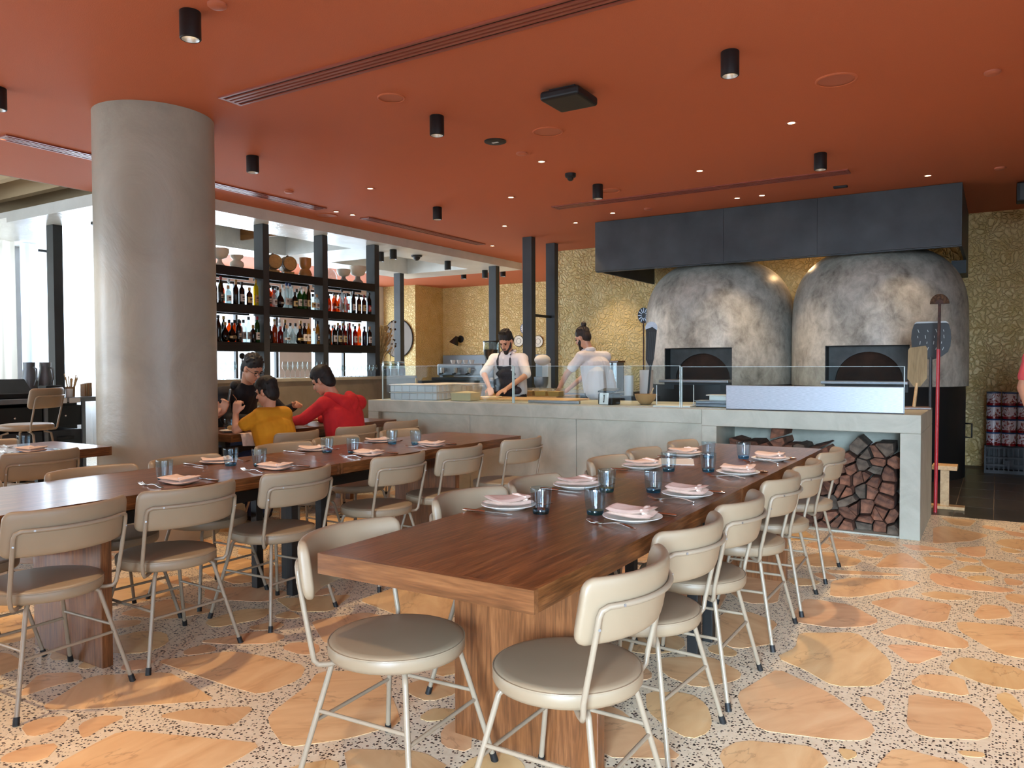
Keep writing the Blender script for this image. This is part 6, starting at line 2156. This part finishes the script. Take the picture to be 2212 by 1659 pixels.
def person(label, J, F, B, shirt, sleeve='long', hair='hair', skin='skin', s=1.0, trousers=None, beard=None, glasses=False, hairkind='short', hands=None, voxel=0.008, shoes=True, collar=None):
    base = Vector((J['pelvis'][0], J['pelvis'][1], 0))
    t = thing('person', label, 'person', base)
    V = {k: Vector(v) for k, v in J.items()}
    F = Vector(F).normalized()
    Rr = F.cross(Vector((0, 0, 1))).normalized()
    U = Rr.cross(F).normalized()
    M = Matrix((Rr, F, U)).transposed()
    B = Vector(B).normalized()
    BR = B.cross(Vector((0, 0, 1))).normalized()
    hd = V['head']
    def H(x, y, z):
        return hd + M @ (Vector((x, y, z)) * s)
    sk = [('e', H(0, -0.010, 0.030), (0.074 * s, 0.092 * s, 0.098 * s), M), ('e', H(0, 0.024, -0.042), (0.059 * s, 0.062 * s, 0.074 * s), M),
          ('e', H(0, 0.056, -0.096), (0.026 * s, 0.022 * s, 0.020 * s), M), ('c', H(0, 0.080, 0.008), H(0, 0.103, -0.030), 0.008 * s, 0.013 * s),
          ('e', H(0.075, -0.006, -0.008), (0.012 * s, 0.019 * s, 0.031 * s), M), ('e', H(-0.075, -0.006, -0.008), (0.012 * s, 0.019 * s, 0.031 * s), M),
          ('c', H(-0.034, 0.076, 0.022), H(0.034, 0.076, 0.022), 0.012 * s, 0.012 * s), ('c', H(-0.018, 0.077, -0.066), H(0.018, 0.077, -0.066), 0.012 * s, 0.012 * s),
          ('c', H(0, -0.028, -0.05), V['neck'], 0.052 * s, 0.056 * s), ('c', V['neck'], V['chest'], 0.055 * s, 0.09 * s)]
    tor = []
    for sg in (-1, 1):
        tor.append(('c', V['pelvis'] + BR * 0.075 * s * sg, V['chest'] + BR * 0.085 * s * sg, 0.112 * s, 0.112 * s))
        tor.append(('c', V['chest'] + BR * 0.08 * s * sg, V['neck'] + BR * 0.05 * s * sg - Vector((0, 0, 0.055 * s)), 0.11 * s, 0.06 * s))
    tor.append(('c', V['sh_l'], V['sh_r'], 0.062 * s, 0.062 * s))
    tor.append(('c', V['pelvis'], V['chest'], 0.118 * s, 0.122 * s))
    tor.append(('c', V['chest'], V['neck'] - Vector((0, 0, 0.06 * s)), 0.122 * s, 0.07 * s))
    for sg in (-1, 1):
        tor.append(('c', V['pelvis'] + BR * 0.04 * s * sg, V['chest'] + BR * 0.045 * s * sg, 0.117 * s, 0.119 * s))
    for a in ('l', 'r'):
        sk += [('c', V['sh_' + a], V['el_' + a], 0.050 * s, 0.038 * s), ('c', V['el_' + a], V['wr_' + a], 0.038 * s, 0.025 * s)]
        hh = (hands or {}).get(a)
        dv = (V['wr_' + a] - V['el_' + a]).normalized()
        if hh is None:
            hh = (dv, Vector((0, 0, 1)), 1 if a == 'l' else -1, 0.5)
        sk += hand_prims(V['wr_' + a], *hh, s)
    sk += [(p[0], p[1], p[2], p[3] * 0.88, p[4] * 0.88) for p in tor]
    legs = []
    if 'kn_l' in V:
        for a in ('l', 'r'):
            legs += [('c', V['hip_' + a], V['kn_' + a], 0.082 * s, 0.058 * s), ('c', V['kn_' + a], V['an_' + a], 0.056 * s, 0.040 * s)]
    sk += [(p[0], p[1], p[2], p[3] * 0.85, p[4] * 0.85) for p in legs]
    blob('body', sk, skin, t, voxel, 3)
    # clothing
    def grow(pr, d):
        return [(p[0], p[1], p[2], p[3] + d, p[4] + d) for p in pr]
    cl = grow(tor, 0.014 * s)
    frac = {'long': (1.0, 0.93), 'short': (0.62, 0.0), 'rolled': (1.0, 0.18), 'elbow': (0.97, 0.0)}[sleeve]
    for a in ('l', 'r'):
        S, E, W = V['sh_' + a], V['el_' + a], V['wr_' + a]
        cl.append(('c', S, S.lerp(E, frac[0]), 0.068 * s, 0.055 * s if frac[0] > 0.9 else 0.062 * s))
        if frac[1]:
            cl.append(('c', E, E.lerp(W, frac[1]), 0.054 * s, 0.040 * s if sleeve == 'long' else 0.056 * s))
    blob('shirt' if sleeve != 'long' else 'hoodie', cl, shirt, t, 0.009, 4)
    if legs:
        tr = grow(legs, 0.012 * s) + [('c', V['pelvis'] + BR * 0.07 * s * sg, V['hip_' + a], 0.118 * s, 0.10 * s) for sg, a in ((-1, 'l'), (1, 'r'))]
        blob('trousers', tr, trousers or 'black', t, 0.011, 3)
        if shoes:
            for a in ('l', 'r'):
                blob('shoe', [('c', V['an_' + a] + Vector((0, 0, -0.03)), V['an_' + a] + B * 0.15 * s + Vector((0, 0, -0.045)), 0.045 * s, 0.032 * s)], 'rubber', t, 0.009, 3)
    # hair
    hp = [('e', H(0, -0.020, 0.050), (0.081 * s, 0.098 * s, 0.093 * s), M), ('e', H(0, -0.055, 0.005), (0.074 * s, 0.062 * s, 0.080 * s), M)]
    if hairkind in ('bun',):
        hp.append(('e', H(0, -0.075, 0.155), (0.036 * s, 0.036 * s, 0.034 * s), M))
        hp.append(('c', H(0, -0.05, 0.11), H(0, -0.07, 0.14), 0.03 * s, 0.02 * s))
    if hairkind == 'thick':
        hp.append(('e', H(0, -0.012, 0.075), (0.086 * s, 0.100 * s, 0.078 * s), M))
        hp.append(('e', H(0, 0.050, 0.075), (0.06 * s, 0.045 * s, 0.035 * s), M))
        hp.append(('e', H(0, -0.06, -0.02), (0.070 * s, 0.055 * s, 0.075 * s), M))
        for sg in (-1, 1):
            hp.append(('c', H(0.066 * sg, 0.018, 0.045), H(0.070 * sg, 0.026, 0.0), 0.02 * s, 0.010 * s))
            hp.append(('c', H(0.062 * sg, -0.03, 0.0), H(0.055 * sg, -0.05, -0.05), 0.026 * s, 0.018 * s))
    if hairkind == 'quiff':
        for k in range(5):
            hp.append(('c', H(-0.03 + 0.015 * k, 0.03, 0.12), H(-0.035 + 0.017 * k, 0.05, 0.155), 0.02 * s, 0.006 * s))
    rh = random.Random(len(label))
    for _k in range(46):
        ta, tb = rh.uniform(0, 2 * PI), rh.uniform(0.05, 1.25)
        dx, dy, dz = math.sin(tb) * math.cos(ta), math.sin(tb) * math.sin(ta), math.cos(tb)
        if dy > 0.62:
            continue
        q0 = (0.078 * dx, -0.022 + 0.094 * dy, 0.052 + 0.088 * dz)
        hp.append(('c', H(*q0), H(q0[0] * 1.06 + 0.01 * dx, q0[1] - 0.012 * dy - 0.012, q0[2] - 0.02 + 0.008 * dz), 0.013 * s, 0.006 * s))
    blob('hair', hp, hair, t, 0.0055, 1)
    if beard:
        blob('beard', [('c', H(-0.052, 0.035, -0.052), H(0, 0.062, -0.10), 0.022 * s, 0.028 * s), ('c', H(0.052, 0.035, -0.052), H(0, 0.062, -0.10), 0.022 * s, 0.028 * s), ('c', H(-0.02, 0.088, -0.052), H(0.02, 0.088, -0.052), 0.007 * s, 0.007 * s), ('c', H(0.056, 0.025, -0.05), H(0.066, 0.012, 0.0), 0.014 * s, 0.008 * s), ('c', H(-0.056, 0.025, -0.05), H(-0.066, 0.012, 0.0), 0.014 * s, 0.008 * s), ('e', H(0, 0.066, -0.115), (0.03 * s, 0.026 * s, 0.03 * s), M)], hair, t, 0.006, 2)
    inv = Matrix.Translation(-t.location)
    def kid(g, name, mat, sm=60):
        o = g.obj(name, mat, t, sm)
        o.matrix_parent_inverse = inv
        return o
    for sg in (-1, 1):
        kid(G().sph(H(0.030 * sg, 0.080, 0.002), (0.013 * s, 0.009 * s, 0.007 * s), 10, 8, M), 'eye', 'eye')
        kid(G().tube([H(0.014 * sg, 0.088, 0.022), H(0.032 * sg, 0.088, 0.027), H(0.050 * sg, 0.076, 0.020)], 0.004 * s, 6), 'eyebrow', hair)
    kid(G().sph(H(0, 0.0885, -0.066), (0.022 * s, 0.006 * s, 0.007 * s), 12, 8, M), 'lips', 'lips')
    if glasses:
        for sg in (-1, 1):
            kid(G().tube([H(0.033 * sg + 0.024 * math.cos(a), 0.098, 0.0 + 0.018 * math.sin(a)) for a in np.linspace(0, 2 * PI, 16, endpoint=False)], 0.002, 5, closed=True), 'glasses_rim', 'black')
            kid(G().tube([H(0.057 * sg, 0.098, 0.004), H(0.076 * sg, 0.06, 0.006), H(0.080 * sg, -0.01, 0.008)], 0.002, 5), 'glasses_temple', 'black')
        kid(G().tube([H(-0.01, 0.098, 0.003), H(0.01, 0.098, 0.003)], 0.002, 5), 'glasses_bridge', 'black')
    t['_H'] = 0
    del t['_H']
    return t, H, kid


MAT['yellow'] = noisy('mustard cotton', (204, 140, 20), (220, 156, 30), 10, 3, 0.85, 0.15, 0.006)
MAT['redcloth'] = noisy('red fleece', (176, 20, 28), (196, 30, 36), 12, 3, 0.85, 0.2, 0.008)
MAT['blackcloth'] = noisy('black jersey', (20, 20, 24), (32, 32, 38), 10, 3, 0.85, 0.2, 0.008)
MAT['chefwhite'] = noisy('white cotton', (222, 214, 212), (234, 228, 226), 8, 3, 0.85, 0.25, 0.008)
MAT['apron'] = noisy('charcoal denim', (52, 48, 52), (68, 64, 68), 60, 3, 0.85, 0.1, 0.003)
MAT['navy'] = noisy('navy denim', (32, 40, 66), (44, 54, 84), 40, 3, 0.85)
MAT['coral'] = flat('coral cotton', (226, 92, 96), 0.85)


def seated_legs(px, py, fx, s=1.0, z=0.515, shin=0.40):
    """thighs towards x direction fx, shins down"""
    d = {}
    for a, o in (('l', 0.09), ('r', -0.09)):
        d['hip_' + a] = (px + fx * 0.06, py + o * s, z + 0.05)
        d['kn_' + a] = (px + fx * 0.42 * s, py + o * 1.2 * s, z + 0.03)
        d['an_' + a] = (px + fx * shin * s, py + o * 1.2 * s, 0.09)
    return d


# child in yellow (faces -x)
J = dict(pelvis=(-5.06, 4.46, 0.585), chest=(-5.13, 4.455, 0.80), neck=(-5.17, 4.45, 0.965), head=(-5.185, 4.435, 1.105), sh_l=(-5.15, 4.335, 0.915), sh_r=(-5.13, 4.575, 0.915),
         el_l=(-5.30, 4.215, 0.80), wr_l=(-5.37, 4.27, 0.93), el_r=(-5.22, 4.69, 0.80), wr_r=(-5.42, 4.62, 0.815))
J.update(seated_legs(-5.08, 4.46, -1, 0.75, shin=0.31))
p, H, kid = person('child in a mustard yellow t-shirt eating with one elbow on the table', J, (-0.9, -0.30, -0.22), (-1, 0, 0), 'yellow', 'short', 'hair', 'skin_boy', 0.93, 'navy', hairkind='thick',
                   hands={'l': ((0.1, 0.15, 1), (0.5, -1, 0.2), 1, 1.3), 'r': ((-1, -0.1, 0), (0, 0, 1), 1, 0.8)}, voxel=0.007)
kid(G().tube([(-5.37, 4.285, 1.0), (-5.385, 4.29, 1.05), (-5.42, 4.285, 1.085)], 0.004, 6), 'held_fork', 'cutlery')

# red hoodie (faces -x)
J = dict(pelvis=(-4.99, 5.19, 0.595), chest=(-5.04, 5.18, 0.88), neck=(-5.12, 5.14, 1.055), head=(-5.20, 5.09, 1.185), sh_l=(-5.08, 4.985, 0.98), sh_r=(-5.03, 5.375, 0.98),
         el_l=(-5.25, 4.90, 0.845), wr_l=(-5.46, 4.93, 0.815), el_r=(-5.22, 5.43, 0.845), wr_r=(-5.46, 5.30, 0.815))
J.update(seated_legs(-5.0, 5.19, -1))
p, H, kid = person('person in a red hooded sweatshirt leaning over the table, seen from behind', J, (-0.85, -0.30, -0.42), (-1, 0, 0), 'redcloth', 'long', 'hair', 'skin', 1.0, 'black', hairkind='thick',
                   hands={'l': ((-1, 0.05, -0.05), (0, 0, 1), 1, 0.3), 'r': ((-1, -0.2, -0.05), (0, 0, 1), -1, 0.3)})
blob('hood', [('c', (-5.07, 5.03, 1.05), (-5.0, 5.09, 1.02), 0.045, 0.05), ('c', (-5.0, 5.09, 1.02), (-4.975, 5.18, 1.0), 0.05, 0.055), ('c', (-4.975, 5.18, 1.0), (-5.0, 5.27, 1.02), 0.055, 0.05), ('c', (-5.0, 5.27, 1.02), (-5.08, 5.30, 1.05), 0.05, 0.045), ('c', (-4.975, 5.12, 0.98), (-4.955, 5.19, 0.88), 0.06, 0.05), ('c', (-4.975, 5.24, 0.98), (-4.955, 5.19, 0.88), 0.06, 0.05)], 'redcloth', p, 0.009, 6)

# black hoodie with glasses (faces +x, bent over the table)
J = dict(pelvis=(-6.40, 5.0, 0.60), chest=(-6.24, 4.97, 0.93), neck=(-6.02, 4.92, 1.15), head=(-5.885, 4.875, 1.295), sh_l=(-6.10, 5.17, 1.06), sh_r=(-6.12, 4.71, 1.06),
         el_l=(-6.08, 5.42, 0.86), wr_l=(-5.80, 5.30, 0.93), el_r=(-6.04, 4.70, 0.83), wr_r=(-5.80, 4.80, 0.84))
J.update(seated_legs(-6.42, 5.0, 1))
p, H, kid = person('person in a black hoodie and thin glasses bending over the table', J, (0.72, 0.05, -0.42), (1, 0, 0), 'blackcloth', 'long', 'hair', 'skin', 1.03, 'navy', glasses=True, hairkind='short',
                   hands={'l': ((1, -0.2, 0.4), (0.2, 0.6, 1), 1, 1.4), 'r': ((1, 0.3, 0), (0, 0, 1), -1, 0.8)})
blob('hood', [('c', (-6.06, 4.81, 1.14), (-6.13, 4.87, 1.14), 0.04, 0.045), ('c', (-6.13, 4.87, 1.14), (-6.13, 4.98, 1.14), 0.045, 0.045), ('c', (-6.13, 4.98, 1.14), (-6.06, 5.03, 1.14), 0.045, 0.04)], 'blackcloth', p, 0.009, 6)

# person with a phone behind the column
J = dict(pelvis=(-6.48, 4.33, 0.585), chest=(-6.42, 4.34, 0.86), neck=(-6.38, 4.35, 1.05), head=(-6.34, 4.36, 1.20), sh_l=(-6.38, 4.52, 0.97), sh_r=(-6.38, 4.17, 0.97),
         el_l=(-6.12, 4.53, 0.80), wr_l=(-5.93, 4.58, 0.91), el_r=(-6.15, 4.22, 0.82), wr_r=(-5.98, 4.50, 0.88))
J.update(seated_legs(-6.5, 4.33, 1))
p, H, kid = person('person mostly hidden by the column, black sleeve, lifting a phone', J, (1, 0.2, -0.1), (1, 0, 0), 'blackcloth', 'rolled', 'hair', 'skin_boy', 0.97, 'black', hairkind='thick',
                   hands={'l': ((0.35, 0.05, 1), (-0.5, 1, 0.2), 1, 0.9), 'r': ((0.4, 0.5, 0.7), (0.6, -0.7, 0.2), 1, 0.9)})
t = thing('phone', 'smartphone in a light case held up at the table', 'phone', (-5.915, 4.635, 0.985), R(-32))
G().obox((0, 0, 0.055), (0.078, 0.009, 0.155), rx=R(-10)).obj('case', 'worn', t, bevel=0.006)
G().obox((0, -0.0065, 0.056), (0.068, 0.003, 0.14), rx=R(-10)).obj('screen', 'black', t)

# bearded cook (faces the room, -y)
J = dict(pelvis=(-4.98, 7.98, 1.0), chest=(-4.97, 7.92, 1.27), neck=(-4.945, 7.84, 1.46), head=(-4.93, 7.775, 1.60), sh_l=(-4.77, 7.88, 1.39), sh_r=(-5.15, 7.86, 1.39),
         el_l=(-4.59, 7.68, 1.21), wr_l=(-4.70, 7.42, 1.055), el_r=(-5.17, 7.66, 1.22), wr_r=(-4.93, 7.42, 1.058),
         hip_l=(-4.88, 7.98, 0.95), kn_l=(-4.88, 7.97, 0.50), an_l=(-4.88, 8.0, 0.09), hip_r=(-5.08, 7.98, 0.95), kn_r=(-5.08, 7.97, 0.50), an_r=(-5.08, 8.0, 0.09))
p, H, kid = person('bearded cook in a white jacket and dark apron pressing pizza dough', J, (0.06, -0.80, -0.50), (0.05, -1, 0), 'chefwhite', 'elbow', 'hair', 'skin', 1.0, 'black', beard=True, hairkind='quiff',
                   hands={'l': ((-0.35, -0.8, -0.36), (-0.1, -0.4, 1), -1, 0.3), 'r': ((0.6, -0.7, -0.36), (0.1, -0.4, 1), 1, 0.3)})
ap = [('c', (-5.05, 7.80, 1.29), (-4.89, 7.80, 1.29), 0.022, 0.022)]
for zz, hw, yy in ((1.22, 0.10, 7.80), (1.12, 0.13, 7.80), (1.02, 0.155, 7.815), (0.90, 0.16, 7.83), (0.76, 0.16, 7.84), (0.62, 0.155, 7.845)):
    ap += [('c', (-4.97 - hw, yy + 0.04, zz), (-4.97, yy, zz), 0.045, 0.06), ('c', (-4.97, yy, zz), (-4.97 + hw, yy + 0.04, zz), 0.06, 0.045)]
blob('apron_front', ap, 'apron', p, 0.009, 5)
for sg in (-1, 1):
    kid(G().tube([(-4.97 + 0.085 * sg, 7.79, 1.29), (-4.965 + 0.09 * sg, 7.775, 1.37), (-4.955 + 0.075 * sg, 7.80, 1.465), (-4.95 + 0.05 * sg, 7.87, 1.50)], 0.013, 6), 'apron_strap', 'apron')
blob('collar', [('c', (-4.995, 7.80, 1.45), (-4.895, 7.80, 1.45), 0.02, 0.02), ('c', (-5.005, 7.80, 1.46), (-5.005, 7.90, 1.49), 0.02, 0.022), ('c', (-4.885, 7.80, 1.46), (-4.885, 7.90, 1.49), 0.02, 0.022)], 'chefwhite', p, 0.008, 3)

# cook with a hair bun, seen from behind (faces -x, +y)
J = dict(pelvis=(-4.37, 9.10, 1.0), chest=(-4.41, 9.10, 1.30), neck=(-4.49, 9.07, 1.515), head=(-4.565, 9.05, 1.665), sh_l=(-4.50, 8.88, 1.42), sh_r=(-4.36, 9.30, 1.42),
         el_l=(-4.67, 8.80, 1.20), wr_l=(-4.80, 8.80, 0.968), el_r=(-4.62, 9.27, 1.20), wr_r=(-4.80, 9.02, 0.968),
         hip_l=(-4.40, 9.0, 0.95), kn_l=(-4.42, 9.0, 0.50), an_l=(-4.38, 9.0, 0.09), hip_r=(-4.34, 9.2, 0.95), kn_r=(-4.36, 9.2, 0.50), an_r=(-4.32, 9.2, 0.09))
p, H, kid = person('cook with a dark hair bun in a white short sleeved shirt, back turned', J, (-0.93, 0.05, -0.36), (-0.9, 0.35, 0), 'chefwhite', 'short', 'hairbrown', 'skin', 1.04, 'black', beard=True, hairkind='bun',
                   hands={'l': ((-1, 0.05, -0.06), (0, 0, 1), 1, 0.12), 'r': ((-1, -0.1, -0.06), (0, 0, 1), -1, 0.12)})
blob('shirt_tail', [('c', (-4.36, 9.0, 1.18), (-4.34, 8.98, 0.99), 0.13, 0.145), ('c', (-4.34, 9.22, 1.18), (-4.32, 9.24, 0.99), 0.13, 0.145)], 'chefwhite', p, 0.01, 3)
blob('collar', [('c', (-4.47, 9.0, 1.515), (-4.43, 9.06, 1.525), 0.03, 0.03), ('c', (-4.43, 9.06, 1.525), (-4.45, 9.14, 1.515), 0.03, 0.03)], 'chefwhite', p, 0.008, 3)

# passer-by at the kitchen walkway
J = dict(pelvis=(0.39, 7.85, 0.98), chest=(0.39, 7.85, 1.24), neck=(0.39, 7.85, 1.44), head=(0.39, 7.86, 1.58), sh_l=(0.24, 7.80, 1.36), sh_r=(0.55, 7.98, 1.36),
         el_l=(0.17, 7.74, 1.12), wr_l=(0.23, 7.66, 0.90), el_r=(0.61, 8.0, 1.12), wr_r=(0.57, 7.9, 0.90),
         hip_l=(0.29, 7.82, 0.94), kn_l=(0.27, 7.80, 0.50), an_l=(0.26, 7.82, 0.09), hip_r=(0.46, 7.92, 0.94), kn_r=(0.48, 7.92, 0.50), an_r=(0.48, 7.96, 0.09))
person('passer-by in a coral top and navy jeans at the kitchen walkway', J, (0.5, 0.85, 0), (0.5, 0.85, 0), 'coral', 'short', 'hair', 'skin', 0.97, 'navy', hairkind='bun')

# ---- on the family table
z = TZ + 0.0005
for k, (x, y) in enumerate([(-5.55, 4.38), (-5.70, 5.10), (-5.62, 5.55)]):
    place(plate0, (x, y, z), 0, 'white plate of food on the family table, %s' % ['by the child', 'by the person in glasses', 'by the red hoodie'][k], 'plate', 'family plates')
    t = thing('food_portion', 'piece of bread on the family plate %s' % ['by the child', 'by the person in glasses', 'by the red hoodie'][k], 'bread', (x, y, z + 0.0185))
    blob('crust', [('c', (x - 0.04, y, z + 0.035), (x + 0.04, y + 0.02, z + 0.035), 0.02, 0.018)], 'jartan', t, 0.006, 3)
for k, (x, y) in enumerate([(-5.62, 4.22), (-5.78, 5.42), (-5.76, 4.50)]):
    place(tum0, (x, y, z), 0, 'glass tumbler on the family table, %s' % ['next to the column', 'before the red hoodie', 'by the hidden diner'][k], 'glass', 'family tumblers')
t = thing('glass_bottle', 'small clear bottle on the family table by the raised fist', 'bottle', (-5.62, 4.72, z))
G().lathe([(0.0, 0.0), (0.03, 0.0), (0.032, 0.006), (0.032, 0.13), (0.014, 0.17), (0.013, 0.215), (0.0, 0.216)], 20, cap0=False, cap1=False).obj('bottle_wall', 'glass', t, 50)
t = thing('hanging_napkin', 'blush napkin hanging over the family table edge beside the child', 'napkin', (-5.30, 4.30, 0))
g = G()
for i in range(9):
    y = -0.04 + 0.15 * i / 8
    w = 0.012 * math.sin(i * 1.4)
    for x_, z_ in ((-0.06, TZ + 0.003), (0.0, TZ + 0.004), (0.012 + w * 0.4, TZ - 0.03), (0.022 + w * 0.6, TZ - 0.07 - 0.01 * i / 8), (0.026 + w * 0.6, TZ - 0.095 - 0.012 * i / 8)):
        g.v.append((x_, y, z_))
for i in range(8):
    for k in range(4):
        a = i * 5 + k
        g.f.append((a, a + 5, a + 6, a + 1))
g.obj('cloth', 'napkin', t, 70)
